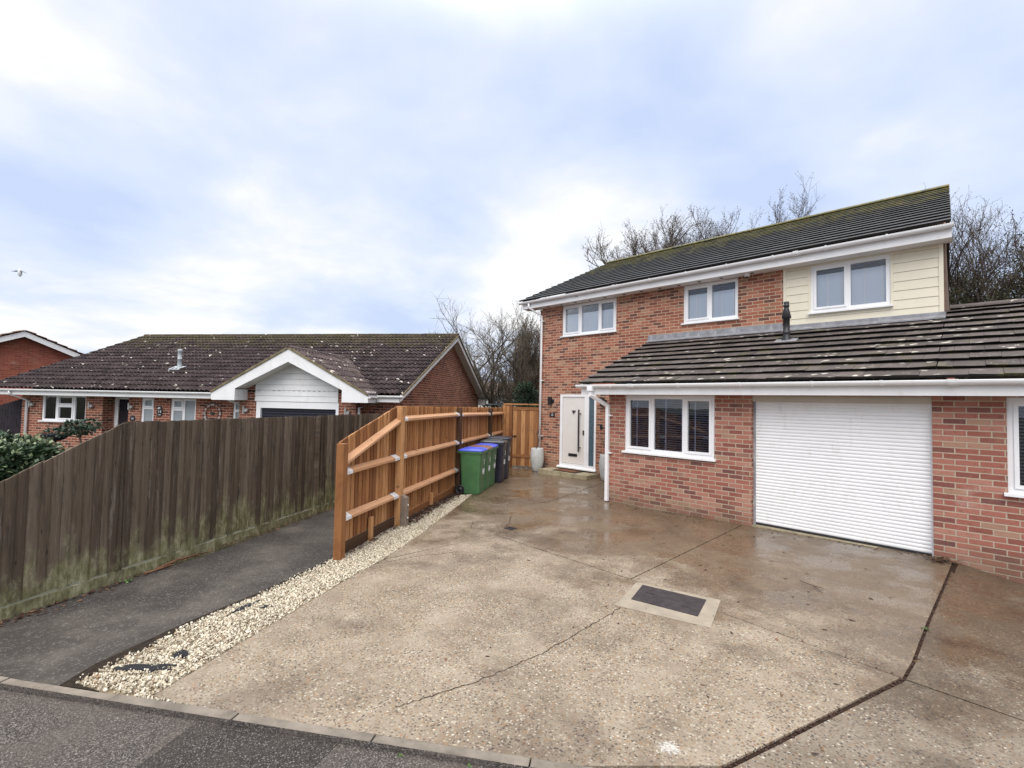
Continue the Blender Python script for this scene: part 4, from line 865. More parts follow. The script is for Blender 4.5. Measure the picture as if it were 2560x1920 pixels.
# ------------------------------------------------------------------ wheelie bins
BD = FD; BN = FN                          # a row along the fence, fronts towards the driveway
ang = math.atan2(BN.y, BN.x)+math.pi/2    # local -Y looks along BN
def bin_thing(c, label, body, lid, w0=.44, w1=.50, d0=.42, d1=.50, h=.955, lidstyle='flat'):
    t = thing('wheelie_bin', label, 'wheelie bin', (c.x, c.y, gz(c.x)), ang, 'wheelie bins lined up along the orange fence')
    b_ = MB(); lv = [(0.0, w0*.94, d0*.90), (.03, w0, d0), (.30, w0*1.01, d0*1.02), (h-.12, w1*.985, d1*.97), (h-.05, w1, d1)]
    def ring(z, w_, d_): r_ = .05; return [Vector((x, y, z)) for x, y in ((-w_/2+r_, -d_/2), (w_/2-r_, -d_/2), (w_/2-r_*.3, -d_/2+r_*.3), (w_/2, -d_/2+r_), (w_/2, d_/2-r_), (w_/2-r_*.3, d_/2-r_*.3), (w_/2-r_, d_/2), (-w_/2+r_, d_/2), (-w_/2+r_*.3, d_/2-r_*.3), (-w_/2, d_/2-r_), (-w_/2, -d_/2+r_), (-w_/2+r_*.3, -d_/2+r_*.3))]
    rings = [ring(*q) for q in lv]; b_.face(rings[0][::-1])
    for a, c_ in zip(rings, rings[1:]):
        for i in range(12): j = (i+1) % 12; b_.face([a[i], a[j], c_[j], c_[i]])
    b_.face(rings[-1]); bo = part('body', b_, body, t, local=True)
    rm = MB(); a, c_ = ring(h-.06, w1+.04, d1+.05), ring(h-.015, w1+.045, d1+.06)
    for i in range(12): j = (i+1) % 12; rm.face([a[i], a[j], c_[j], c_[i]])
    rm.face(a[::-1]); rm.face(c_); part('rim', rm, body, t, local=True)
    for sx in (-1, 1): part('side_rib', MB().hexa([Vector(p) for p in ((sx*w0*.5-.004, -.10, .02), (sx*w0*.5+.010, -.10, .02), (sx*w0*.5+.010, -.07, .02), (sx*w0*.5-.004, -.07, .02), (sx*w1*.47-.004, -.10, h*.4), (sx*w1*.47+.008, -.10, h*.4), (sx*w1*.47+.008, -.07, h*.4), (sx*w1*.47-.004, -.07, h*.4))]) or b_, body, bo, local=True) if False else None
    lm = MB(); zt = h-.013; L = ring(zt, w1+.05, d1+.05); T0 = ring(zt+.020, w1+.05, d1+.05); T1 = ring(zt+.048, w1-.04, d1-.05)
    for a, c_ in ((L, T0), (T0, T1)):
        for i in range(12): j = (i+1) % 12; lm.face([a[i], a[j], c_[j], c_[i]], sm=False)
    lm.face(T1); ld = part('lid', lm, lid, t, local=True)
    for sx in (-.11, .11): part('lid_rib', MB().obox((sx, 0, zt+.052), (.045, 0, 0), (0, d1*.36, 0), (0, 0, .010)), lid, ld, .006, True)
    hm = MB(); hm.tube([(-w1*.36, d1/2+.05, h-.03), (w1*.36, d1/2+.05, h-.03)], .016, 8)
    for sx in (-1, 1): hm.obox((sx*w1*.36, d1/2+.03, h-.035), (.015, 0, 0), (0, .035, 0), (0, 0, .02))
    part('handle', hm, body, t, local=True)
    part('axle', MB().tube([(-w1*.5, d0/2+.01, .10), (w1*.5, d0/2+.01, .10)], .012, 8), 'black', t, local=True)
    for sx in (-1, 1):
        wh = MB(); x_ = sx*(w0/2+.012)
        prof = [(.0, -.012), (.045, -.012), (.05, -.004), (.075, -.004), (.08, -.022), (.098, -.022), (.10, -.012), (.10, .012), (.098, .022), (.08, .022), (.075, .004), (.05, .004), (.045, .012), (0, .012)]
        base = len(wh.v); S_ = 20
        for r_, z_ in prof:
            for k in range(S_): an = 2*math.pi*k/S_; wh.v.append(Vector((x_+z_, d0/2+.01+r_*math.cos(an), .10+r_*math.sin(an))))
        for i in range(len(prof)-1):
            for k in range(S_): k2 = (k+1) % S_; wh.f.append((base+i*S_+k, base+i*S_+k2, base+(i+1)*S_+k2, base+(i+1)*S_+k)); wh.uv += [(0, 0)]*4; wh.smooth.append(True)
        part('wheel', wh, 'black', t, local=True)
    # white stencilled mark and square badge on the front
    bm_ = MB(); yf = -d0/2-.004-(d1-d0)/2*.72; tilt = math.atan2((d1-d0)/2, h)
    mt = Matrix.Translation((.0, yf-.012, h*.72)) @ Matrix.Rotation(math.pi/2-tilt*-1, 4, 'X'); add_text(bm_, 'S', .15, mt)
    yy = -d0/2-(d1-d0)/2*.52-.008
    for a in ((-.055, .055, .105, .120), (-.055, .055, .0, .015), (-.055, -.04, .0, .12), (.04, .055, .0, .12), (-.02, .02, .035, .085)): bm_.hexa([Vector((x, yy-.006-(z-.0)*.045, h*.45+z)) for x, z in ((a[0], a[2]), (a[1], a[2]))]+[Vector((x, yy+.004, h*.45+z)) for x, z in ((a[1], a[2]), (a[0], a[2]))]+[Vector((x, yy-.006-(z)*.045, h*.45+z)) for x, z in ((a[0], a[3]), (a[1], a[3]))]+[Vector((x, yy+.004, h*.45+z)) for x, z in ((a[1], a[3]), (a[0], a[3]))])
    part('sticker', bm_, 'lettering', t, local=True)
    return t
def rowpos(s, depth): return Vector((-7.66, 6.86, 0))+BD*s-BN*depth
bin_thing(rowpos(.25, .27), 'green wheelie bin with a blue lid, nearest the gravel end of the row', 'green', 'blue')
bin_thing(rowpos(.78, .27), 'green wheelie bin with a brown lid between two blue lidded bins', 'green', 'brown_lid')
bin_thing(rowpos(1.31, .27), 'green wheelie bin with a blue lid, next to the dark bins', 'green', 'blue')
bin_thing(rowpos(1.92, .20), 'navy black wheelie bin with a wet grey lid beside the green bins', 'dark_plastic', 'grey_lid', .42, .50, .50, .60, 1.02)
bin_thing(rowpos(2.50, .20), 'black wheelie bin with a black lid at the gate end of the row', 'dark_plastic', 'dark_plastic', .42, .50, .50, .60, 1.07)

# ------------------------------------------------------------------ small things on the drive
mh = thing('manhole_cover', 'dark iron manhole cover set in a smooth cement surround', 'manhole cover', (-2.23, 4.54, gz(-2.2)))
def flat(mb, pts, z0, z1): mb.prism(pts, lambda x, y: gz(x)+z0, lambda x, y: gz(x)+z1); return mb
part('surround', flat(MB(), [(-2.53, 4.04), (-1.69, 4.235), (-1.86, 4.91), (-2.70, 4.735)], -.01, .006), 'cement', mh)
part('cover', flat(MB(), [(-2.495, 4.275), (-1.862, 4.37), (-1.96, 4.80), (-2.607, 4.70)], .0, .011), 'iron', mh)
q = MB()
for cx, cy in ((-2.43, 4.545), (-2.02, 4.49)): flat(q, [(cx-.045, cy-.02), (cx+.04, cy-.008), (cx+.036, cy+.012), (cx-.05, cy)], .0115, .0135)
part('lifting_slot', q, 'black', mh)
dr = thing('drain_grate', 'small square dark drain grate where two driveway joints meet', 'drain', (-5.27, 5.36, gz(-5.27)))
part('sump', flat(MB(), [(-5.34, 5.28), (-5.19, 5.28), (-5.19, 5.43), (-5.34, 5.43)], -.01, .004), 'black', dr); q = MB()
for i in range(5): flat(q, [(-5.335+i*.033, 5.285), (-5.323+i*.033, 5.285), (-5.323+i*.033, 5.425), (-5.335+i*.033, 5.425)], .0045, .009)
part('bars', q, 'iron', dr)
rr = random.Random(31)
def blob(c, a, b_, rot, n=18, jit=.3):
    o = []
    for i in range(n):
        t = 2*math.pi*i/n; r_ = 1+rr.uniform(-jit, jit); x, y = a*r_*math.cos(t), b_*r_*math.sin(t); o.append((c[0]+x*math.cos(rot)-y*math.sin(rot), c[1]+x*math.sin(rot)+y*math.cos(rot)))
    return o
pm = MB(); flat(pm, blob((-1.27, 2.606), .060, .045, .6, 44, .42), 0, .002)
tag(pm.build('paint_splash', 'paint_spot'), 'splash of white paint dried on the near driveway slab', 'paint splash')
for c, a, b_, ro, lb in (((-4.27, .67), .20, .045, .85, 'long torn strip of black membrane poking from the gravel nearest the kerb'), ((-4.34, .86), .06, .05, .3, 'crumpled lump of black membrane in the gravel near the kerb'), ((-4.93, 1.46), .19, .03, 2.1, 'narrow strip of black membrane along the tarmac edge of the gravel'), ((-4.80, 1.62), .065, .03, 1.2, 'small scrap of black membrane in the middle of the gravel strip')):
    m_ = MB(); P = blob(c, a, b_, ro, 16, .3); n = len(P); h = [gz(x)+.010+rr.uniform(0, .012) for x, y in P]; cc = (sum(p[0] for p in P)/n, sum(p[1] for p in P)/n, gz(c[0])+.020)
    for i in range(n): j = (i+1) % n; m_.face([(P[i][0], P[i][1], h[i]), (P[j][0], P[j][1], h[j]), cc]); m_.face([(P[i][0], P[i][1], h[i]-.02), (P[j][0], P[j][1], h[j]-.02), (P[j][0], P[j][1], h[j]), (P[i][0], P[i][1], h[i])])
    tag(m_.build('membrane_scrap', 'membrane'), lb, 'membrane', 'torn scraps of weed membrane in the gravel')
# fallen leaves and dirt
lv = [MB(), MB()]
def leaf(p, sz, k, zoff=.004):
    a = rr.uniform(0, 6.28); d = Vector((math.cos(a), math.sin(a), rr.uniform(-.1, .3)))*sz; e = Vector((-math.sin(a), math.cos(a), rr.uniform(-.2, .3)))*sz*rr.uniform(.35, .6); c = Vector((p[0], p[1], p[2]+zoff))
    lv[k].face([c-d, c-e*.9, c+d*.4-e*.6, c+d, c+d*.4+e*.7, c-d*.3+e])
for _ in range(70): x, y = rr.uniform(-5, -.6), rr.uniform(4.2, 8.2); leaf((x, y, gz(x)), rr.uniform(.012, .035), 0 if rr.random() < .8 else 1)
for _ in range(30): x, y = rr.uniform(-3.2, -.6), rr.uniform(2.2, 4.5); leaf((x, y, gz(x)), rr.uniform(.008, .026), 0 if rr.random() < .8 else 1)
for _ in range(85): x = rr.uniform(-5.3, -.5); y = 8.33-abs(rr.gauss(0, .10)); leaf((x, y, gz(x)), rr.uniform(.010, .03), 0 if rr.random() < .8 else 1)
for _ in range(75): x, y = rr.gauss(-.36, .09), rr.gauss(8.22, .07); leaf((x, min(y, 8.33), gz(x)), rr.uniform(.015, .045), 0 if rr.random() < .65 else 1, rr.uniform(.0, .05))
for _ in range(60): x, y = rr.uniform(-6.9, -5.5), rr.uniform(8.4, 10.3); leaf((x, y, gz(x)), rr.uniform(.012, .035), 0)
for _ in range(1500):
    s = rr.uniform(1.75, 4.9); p = fp(s, 0, rr.uniform(-.03, .03)+abs(rr.gauss(0, .10))); leaf((p.x, p.y, gz(p.x)+rr.uniform(.016, .040)), rr.uniform(.014, .038), 0)
for _ in range(160): s = rr.uniform(.2, 1.6); p = fp(s, 0, rr.uniform(-.03, .09)); leaf((p.x, p.y, gz(p.x)+.03), rr.uniform(.012, .03), 0)
for _ in range(900): s = rr.uniform(-.5, 8); p = op(s, 0, .02+abs(rr.gauss(0, .07))); leaf((p.x, p.y, gz(p.x)), rr.uniform(.010, .030), 0 if rr.random() < .72 else 1, rr.uniform(.003, .02))
ej = [(-1.0, 2.65), (-.77, 3.347), (-.411, 4.443), (-.378, 4.785), (-.351, 5.761), (-.271, 7.731)]
for a, b_ in zip(ej, ej[1:]):
    for _ in range(int(55*math.dist(a, b_))): t = rr.random(); x, y = a[0]+(b_[0]-a[0])*t+rr.gauss(0, .010), a[1]+(b_[1]-a[1])*t+rr.gauss(0, .01); leaf((x, y, gz(x)-.010), rr.uniform(.008, .018), 0 if rr.random() < .95 else 1, rr.uniform(0, .012))
for a, b_ in (((-2.80, 4.775), (-2.807, 8.3)), ((-5.172, 4.93), (-2.80, 4.775)), ((-1.69, 4.62), (-.43, 4.478))):
    for _ in range(int(16*math.dist(a, b_))): t = rr.random(); x, y = a[0]+(b_[0]-a[0])*t+rr.gauss(0, .006), a[1]+(b_[1]-a[1])*t+rr.gauss(0, .006); leaf((x, y, gz(x)), rr.uniform(.006, .014), 0)
m_ = lv[0]; tag(m_.build('fallen_leaves', 'leaf_litter'), 'dark sodden dead leaves scattered over drive, path and gravel', 'leaves', kind='stuff')
tag(lv[1].build('dry_leaves', 'leaf_litter2'), 'paler dry leaf scraps scattered over drive and path', 'leaves', kind='stuff')
def weed(c, n, sz, label):
    m_ = MB()
    for _ in range(n):
        a = rr.uniform(0, 6.28); d = Vector((math.cos(a), math.sin(a), rr.uniform(.2, 1.1)))*sz*rr.uniform(.5, 1); e = Vector((-math.sin(a), math.cos(a), 0))*sz*.22; p = Vector((c[0]+rr.gauss(0, sz*.5), c[1]+rr.gauss(0, sz*.5), gz(c[0])-.015)); m_.face([p, p+d*.5+e, p+d, p+d*.5-e])
    tag(m_.build('weed', 'weed'), label, 'weed', 'small weeds in the paving')
weed((-.355, 5.62), 26, .030, 'bright green weed growing in the wide joint between the two drives')
weed((-6.52, .78), 30, .05, 'green weed at the foot of the old grey fence')
weed((-2.30, 1.50), 9, .014, 'tiny weed against the kerb below the middle of the drive')
weed((-1.97, 1.72), 9, .014, 'tiny weed at the kerb beside the road')
q = MB()
for pts in ([op(1.35, gz(-6.8)+.02, .07), op(1.62, gz(-6.8)+.035, .06), op(1.95, gz(-6.9)+.02, .09)], [op(1.2, gz(-6.7)+.02, .10), op(1.5, gz(-6.8)+.02, .11)]): q.tube(pts, [.010, .012, .007][:len(pts)], 6)
tag(q.build('broken_stick', 'stick'), 'broken brown stick lying along the base of the old fence', 'stick')
q = MB(); q.tube([(-1.45, 6.1, gz(-1.4)+.006), (-1.30, 6.02, gz(-1.3)+.012), (-1.18, 5.86, gz(-1.2)+.008)], [.003, .004, .002], 5); q.tube([(-1.30, 6.02, gz(-1.3)+.012), (-1.20, 6.0, gz(-1.2)+.012)], [.003, .002], 5); tag(q.build('twig', 'leaf_litter'), 'thin forked twig lying on the slab before the garage door', 'twig')

# ------------------------------------------------------------------ the bungalow
BA = R(35.9); BO = (-16.948, 2.94, 0.0)
BU = thing('brick_bungalow', 'red brick bungalow with brown pantiled roof behind the grey fence', 'bungalow', BO, BA)
bw = dict(local=True)
ZB = -.45
w1 = (-4.765, -3.14, 1.02, 1.84); w2 = (-1.18, -.745, .70, 1.81); w3 = (-.175, .675, .70, 1.80); w4 = (1.89, 2.6, .7, 1.75)
DRO = (-2.53, -1.62, ZB, 1.84)
part('front_wall', MB().panel(-5.5, 6.9, ZB, 1.86, 0, .25, [w1, DRO, w2, w3, w4]), 'brick_red', BU, local=True)
for xa, xb in ((-2.70, -2.53), (-1.62, -1.45)): part('porch_wall', MB().box(xa, xb, .251, .55, ZB, 1.86), 'brick_red', BU, local=True)
dfb = part('porch_door', MB().box(-2.41, -1.66, .40, .44, ZB, 1.76), 'dark_gate', BU, local=True); part('door_frame', MB().panel(-2.528, -1.622, ZB, 1.84, .37, .45, [(-2.40, -1.68, ZB, 1.74)]), 'white', dfb, local=True)
sg_ = math.tan(R(23.6)); VE, ZG = -.45, 2.0; VR, ZRB = 5.0, 2.0+5.45*.437; VBK = 10.45
for sx in (-5.5, 6.65):
    g = MB(); g.extrude([(sx, .25, ZB), (sx, 10.0, ZB), (sx, 10.0, ZG+.15), (sx, VR, ZRB-.14), (sx, .25, ZG+.16)], (.25, 0, 0)); part('gable_wall', g, 'brick_red', BU, local=True)
part('back_wall', MB().box(-5.25, 6.65, 9.8, 10.0, ZB, 2.1), 'brick_red', BU, local=True)
ub = Vector((0, 5.45, ZRB-ZG)).normalized(); lb_ = math.hypot(5.45, ZRB-ZG)
rfb = tiled((-6.45, VE, ZG), (1, 0, 0), ub, 13.68, lb_, .345, .30, .026, wave=.15, seed=12, under=.05, amp=.050); ridge_caps(rfb, (-6.45, VR, ZRB), (7.23, VR, ZRB), .13, seed=5)
rfb.face([(7.22, VBK, ZG), (-6.44, VBK, ZG), (-6.44, VR, ZRB), (7.22, VR, ZRB)], [(0, 0), (40, 0), (40, 15), (0, 15)])
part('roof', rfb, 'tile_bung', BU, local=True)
fsb = MB(); fsb.box(-6.4, 2.0, VE+.0, VE+.022, 1.825, 1.985); part('fascia', fsb, 'white_paint', BU, local=True)
part('soffit', MB().box(-6.4, 7.0, VE+.022, .02, 1.845, 1.855), 'soffit', BU, local=True)
gb_ = part('gutter', gutter_mesh((-6.6, VE, 1.99), (2.0, VE, 1.99), (0, -1, 0), .05), 'white', BU, local=True)
part('fascia', MB().box(6.52, 7.16, VE, VE+.022, 1.825, 1.985), 'white_paint', BU, local=True); part('gutter', gutter_mesh((6.50, VE, 1.99), (7.30, VE, 1.99), (0, -1, 0), .05), 'white', BU, local=True)
x = -5.9
while x < 1.9: part('gutter_bracket', bracket_mesh((x, VE, 1.99), (1, 0, 0), (0, -1, 0), .052), 'white', gb_, local=True); x += .95
dpp = MB(); dpp.tube([(-5.28, VE-.05, 1.93), (-5.28, VE-.05, 1.84), (-5.24, -.06, 1.66), (-5.24, -.06, ZB)], .036, 10); part('downpipe', dpp, 'white', BU, local=True)
# gable end of the main roof
for sgn in (1, -1):
    vb = MB(); v0 = VE if sgn == 1 else VBK
    vb.extrude([(7.18, v0, ZG-.15), (7.18, VR, ZRB-.20), (7.18, VR, ZRB-.015), (7.18, v0, ZG+.02)], (.025, 0, 0)); part('bargeboard', vb, 'white_paint', BU, local=True)
    q = MB(); q.face([(6.9, v0, ZG-.10), (7.18, v0, ZG-.10), (7.18, VR, ZRB-.15), (6.9, VR, ZRB-.15)]); part('gable_soffit', q, 'soffit', BU, local=True)
vb = MB()
for v0, v1, za, zb in ((VE, VR, ZG, ZRB), (VBK, VR, ZG, ZRB)): vb.extrude([(7.20, v0, za-.012), (7.20, v1, zb-.012), (7.20, v1, zb+.035), (7.20, v0, za+.035)], (.05, 0, 0))
part('verge', vb, 'verge', BU, local=True)
part('eaves_box', MB().box(6.88, 7.2, VBK-.42, VBK+.05, 1.72, 2.0), 'white_paint', BU, local=True)
part('rear_canopy', MB().obox((7.35, 10.65, 1.72), (.42, 0, 0), (0, .55, -.05), (0, 0, .02)), 'flue', BU, local=True)
# garage wing with its own gable
GA, GZ, GHL, GHR = 4.235, 3.20, 1.985, 6.51; gv0 = -.95; gs = (GZ-2.0)/(GA-GHL)
part('garage_wall', MB().panel(2.46, 5.94, ZB, 2.03, gv0+.5, gv0+.7, [(3.03, 5.425, ZB, 1.76)]), 'brick_red', BU, local=True)
part('garage_side_wall', MB().box(5.74, 5.94, gv0+.7, .0, ZB, 2.03), 'brick_red', BU, local=True); part('garage_side_wall', MB().box(2.46, 2.66, gv0+.7, .0, ZB, 2.03), 'brick_red', BU, local=True)
gf = part('garage_frame', MB().panel(3.0, 5.45, ZB, 1.775, gv0+.48, gv0+.6, [(3.13, 5.37, ZB, 1.60)]), 'white', BU, local=True)
gdm = MB(); zz = ZB
while zz < 1.60: gdm.extrude([(3.12, gv0+.56, zz), (3.12, gv0+.545, zz+.03), (3.12, gv0+.545, zz+.06), (3.12, gv0+.56, zz+.072)], (2.26, 0, 0)); zz += .075
part('garage_door', gdm, 'dark_plastic', BU, local=True)
cl_ = MB(); z0 = 1.785; hh = .155
def gl(z): return max(2.96, GA-(3.03-z)/gs*1.0), min(5.43, GA+(3.03-z)/gs)
while z0 < 2.95:
    a0, a1 = gl(z0); b0, b1 = gl(min(z0+hh-.006, 3.02)); z1 = min(z0+hh-.006, 3.02)
    cl_.hexa([Vector(p) for p in ((a0, gv0+.462, z0), (a1, gv0+.462, z0), (a1, gv0+.51, z0), (a0, gv0+.51, z0), (b0, gv0+.474, z1), (b1, gv0+.474, z1), (b1, gv0+.51, z1), (b0, gv0+.51, z1))]); z0 += hh
part('gable_cladding', cl_, 'white_paint', BU, local=True)
gbk = MB(); gbk.extrude([(2.46, gv0+.52, 2.03), (5.94, gv0+.52, 2.03), (GA, gv0+.52, GZ-.1)], (0, .1, 0)); part('gable_backing', gbk, 'brick_red', BU, local=True)
for sgn, xe in ((-1, GHL), (1, GHR)):
    q = MB(); zt = GZ-.012; L = abs(xe-GA)*gs
    pts = [(GA, gv0, zt), (xe, gv0, zt-L), (xe+(.02 if sgn < 0 else -.0), gv0, 1.80), (xe-sgn*.72, gv0, 1.80), (xe-sgn*.72, gv0, 2.115), (GA, gv0, zt-.345)]
    q.extrude(pts if sgn < 0 else pts[::-1], (0, .022, 0)); bgd = part('garage_bargeboard', q, 'white_paint', BU, local=True)
    x0, x1 = sorted((xe-sgn*.72, xe)); part('box_end', MB().box(x0+.001, x1-.001, gv0+.023, gv0+.5, 1.802, 2.10), 'white_paint', bgd, local=True)
    q = MB(); q.face([(GA, gv0+.02, zt-.30), (xe-sgn*.70, gv0+.02, 2.12), (xe-sgn*.70, gv0+.5, 2.12), (GA, gv0+.5, zt-.30)]); part('garage_soffit', q, 'soffit', BU, local=True)
    q = MB(); q.extrude([(GA, gv0-.03, zt), (xe, gv0-.03, zt-L), (xe, gv0-.03, zt-L+.055), (GA, gv0-.03, zt+.06)], (0, .055, 0)); part('garage_verge', q, 'verge', BU, local=True)
def wing(sgn):
    xe = GHL-.02 if sgn < 0 else GHR+.02; L = math.hypot(xe-GA, (xe-GA)*gs); u_ = Vector((-sgn, 0, gs)).normalized()
    # valley: where the wing's height meets the main roof plane, v = VE + (z-ZG)/.437
    zo = GZ-abs(xe-GA)*gs
    def clip(u0, u1, s):
        z = zo+s*u_.z; vmax = VE+(z-ZG)/.437+.12
        if sgn > 0: return (u0, min(u1, vmax-(gv0-.02)))
        return (max(u0, 4.0-(vmax-(gv0-.02))), u1)
    if sgn > 0: return tiled((xe, gv0-.02, zo), (0, 1, 0), u_, 4.0, L, .345, .30, .02, wave=.15, seed=14, clipfn=clip, under=.05, amp=.05)
    return tiled((xe, gv0-.02+4.0, zo), (0, -1, 0), u_, 4.0, L, .345, .30, .02, wave=.15, seed=15, clipfn=clip, under=.05, amp=.05)
wr = wing(1); ridge_caps(wr, (GA, gv0-.03, GZ+.01), (GA, 2.25, GZ+.01), .12, seed=3); part('garage_roof', wr, 'tile_pink', BU, local=True); part('garage_roof', wing(-1), 'tile_pink', BU, local=True)
# close the eaves below the right-hand slope
gg = part('garage_gutter', gutter_mesh((GHR-.02, gv0+.02, 1.955), (GHR-.02, VE+.35, 1.955), (1, 0, 0), .045), 'white', BU, local=True)
part('garage_fascia', MB().box(GHR-.045, GHR-.022, gv0+.022, VE+.4, 1.80, 1.95), 'white_paint', BU, local=True)
q = MB(); q.tube([(GHR+.03, gv0+.75, 1.93), (GHR+.03, gv0+.75, 1.83), (6.0, gv0+.55, 1.66), (6.0, gv0+.55, ZB)], .034, 10); part('garage_downpipe', q, 'white', BU, local=True)
q = MB(); q.tube([(2.12, VE-.02, 1.80), (2.45, -.10, 1.60)], .034, 8); part('short_downpipe', q, 'white', BU, local=True)
# bungalow windows
window(BU, *w1, 0, [(-4.70, -4.27, 1.09, 1.79, False), (-4.19, -3.64, 1.55, 1.79, True), (-4.19, -3.64, 1.09, 1.49, True), (-3.57, -3.19, 1.09, 1.79, False)], local=True, blind='curtain', label='three light window with net curtains at the left end of the bungalow')
window(BU, *w2, 0, [(-1.11, -.80, 1.53, 1.76, True), (-1.11, -.80, .78, 1.46, False)], local=True, room=False, pane_mat='frost_pale', label='narrow frosted window right of the porch')
window(BU, *w3, 0, [(-.10, .21, 1.52, 1.75, True), (-.10, .21, .78, 1.44, False), (.29, .62, .78, 1.74, False)], local=True, room=False, pane_mat='frost_pale', label='wider frosted window between number plaque and clock')
window(BU, *w4, 0, [(1.96, 2.5, 1.52, 1.69, False), (1.96, 2.5, .78, 1.44, False)], local=True, room=False, pane_mat='frost_pale', label='frosted window half hidden by the garage wing')
for x, v_ in ((-5.09, 0), (-2.91, 0), (-1.50, 0), (2.68, gv0+.5), (5.70, gv0+.5)):
    q = MB(); q.box(x-.045, x+.0, v_-.10, v_-.055, 1.44, 1.64); q.tube([(x+.05, v_-.10, 1.52), (x+.05, v_+.003, 1.52)], .045, 12); q.obox((x+.0, v_-.04, 1.52), (.02, 0, 0), (0, .04, 0), (0, 0, .02)); part('wall_light', q, 'brass', BU, local=True)
pl = part('number_plaque', MB().extrude([(-.60, -.02, 1.27), (-.44, -.02, 1.27), (-.44, -.02, 1.50), (-.47, -.02, 1.545), (-.57, -.02, 1.545), (-.60, -.02, 1.50)], (0, .022, 0)), 'black', BU, local=True)
q = MB(); add_text(q, '14', .12, upright(-.52, -.022, 1.40)); q.box(-.56, -.48, -.024, -.0205, 1.30, 1.315); q.lathe([(0, -.03), (.04, -.02), (.045, .01), (.02, .03), (0, .035)], (-.52, -.03, 1.50), 10); part('numerals', q, 'lettering', pl, local=True)
pl = part('arched_plaque', MB().extrude([(-1.53, -.02, 1.10), (-1.36, -.02, 1.10), (-1.36, -.02, 1.20), (-1.39, -.02, 1.25), (-1.445, -.02, 1.27), (-1.50, -.02, 1.25), (-1.53, -.02, 1.20)], (0, .022, 0)), 'black', BU, local=True)
q = MB(); add_text(q, '14', .085, upright(-1.445, -.022, 1.17)); part('numerals', q, 'lettering', pl, local=True)
# flue pipe on the roof
zf = ZG+(1.25+.45)*.437
q = MB(); q.lathe([(.10, -.04), (.075, .05), (.062, .07), (.062, .30), (.070, .305), (.070, .32), (.062, .325), (.062, .55), (.072, .56), (.072, .60), (.05, .64), (0, .645)], (0, 0, 0), 16)
vs_ = Vector((0, 0, 0))
def bung_roof_x(px): return px
FX, FV = -1.15, 1.25
q2 = MB(); q2.v = [p+Vector((FX, FV, zf+.03)) for p in q.v]; q2.f, q2.uv, q2.smooth = q.f, q.uv, q.smooth; fp_ = part('flue_pipe', q2, 'flue', BU, local=True)
part('flue_flashing', MB().obox((FX-.03, FV-.05, zf+.05), (.20, 0, 0), (0, .14, .14*.437), (0, 0, .012)), 'flue', fp_, local=True)
# the big skeleton clock
BM = Matrix.Translation(BO) @ Matrix.Rotation(BA, 4, 'Z')
ckp = BM @ Vector((1.25, -.03, 1.385))
CK = thing('wall_clock', 'round black skeleton clock with roman numerals hung on the bungalow wall', 'clock', tuple(ckp), BA)
for rad in (.30, .205):
    q = MB(); pts = [(rad*math.cos(t), 0, rad*math.sin(t)) for t in [2*math.pi*k/40 for k in range(41)]]; q.tube(pts, .009, 6, cap=False); part('ring', q, 'black', CK, local=True)
q = MB()
for i, tx in enumerate(('XII', 'I', 'II', 'III', 'IV', 'V', 'VI', 'VII', 'VIII', 'IX', 'X', 'XI')):
    an = math.pi/2-i*math.pi/6; m4 = Matrix.Translation((.252*math.cos(an), -.004, .252*math.sin(an))) @ Matrix.Rotation(math.pi/2, 4, 'X') @ Matrix.Rotation(an-math.pi/2, 4, 'Z'); add_text(q, tx, .095, m4)
part('numerals', q, 'lettering', CK, local=True)
q = MB(); q.tube([(0, -.012, 0), (0, .02, 0)], .045, 14); q.obox((.10, -.006, .0), (.10, 0, 0), (0, .003, 0), (0, 0, .006)); q.obox((-.045, -.006, .07), (-.045, 0, .07), (0, .003, 0), (.005, 0, .004)); part('hands', q, 'black', CK, local=True)
# rough boarded side gate left of the bungalow
q = MB(); 
for i in range(14): q.box(-7.1+i*.115, -6.99+i*.115, .35, .375, ZB, 1.42+.03*i)
tag(q.build('side_gate', 'dark_gate'), 'black stained boarded gate at the left end of the bungalow', 'gate'); bpy.data.objects['side_gate'].location = BO; bpy.data.objects['side_gate'].rotation_euler = (0, 0, BA)

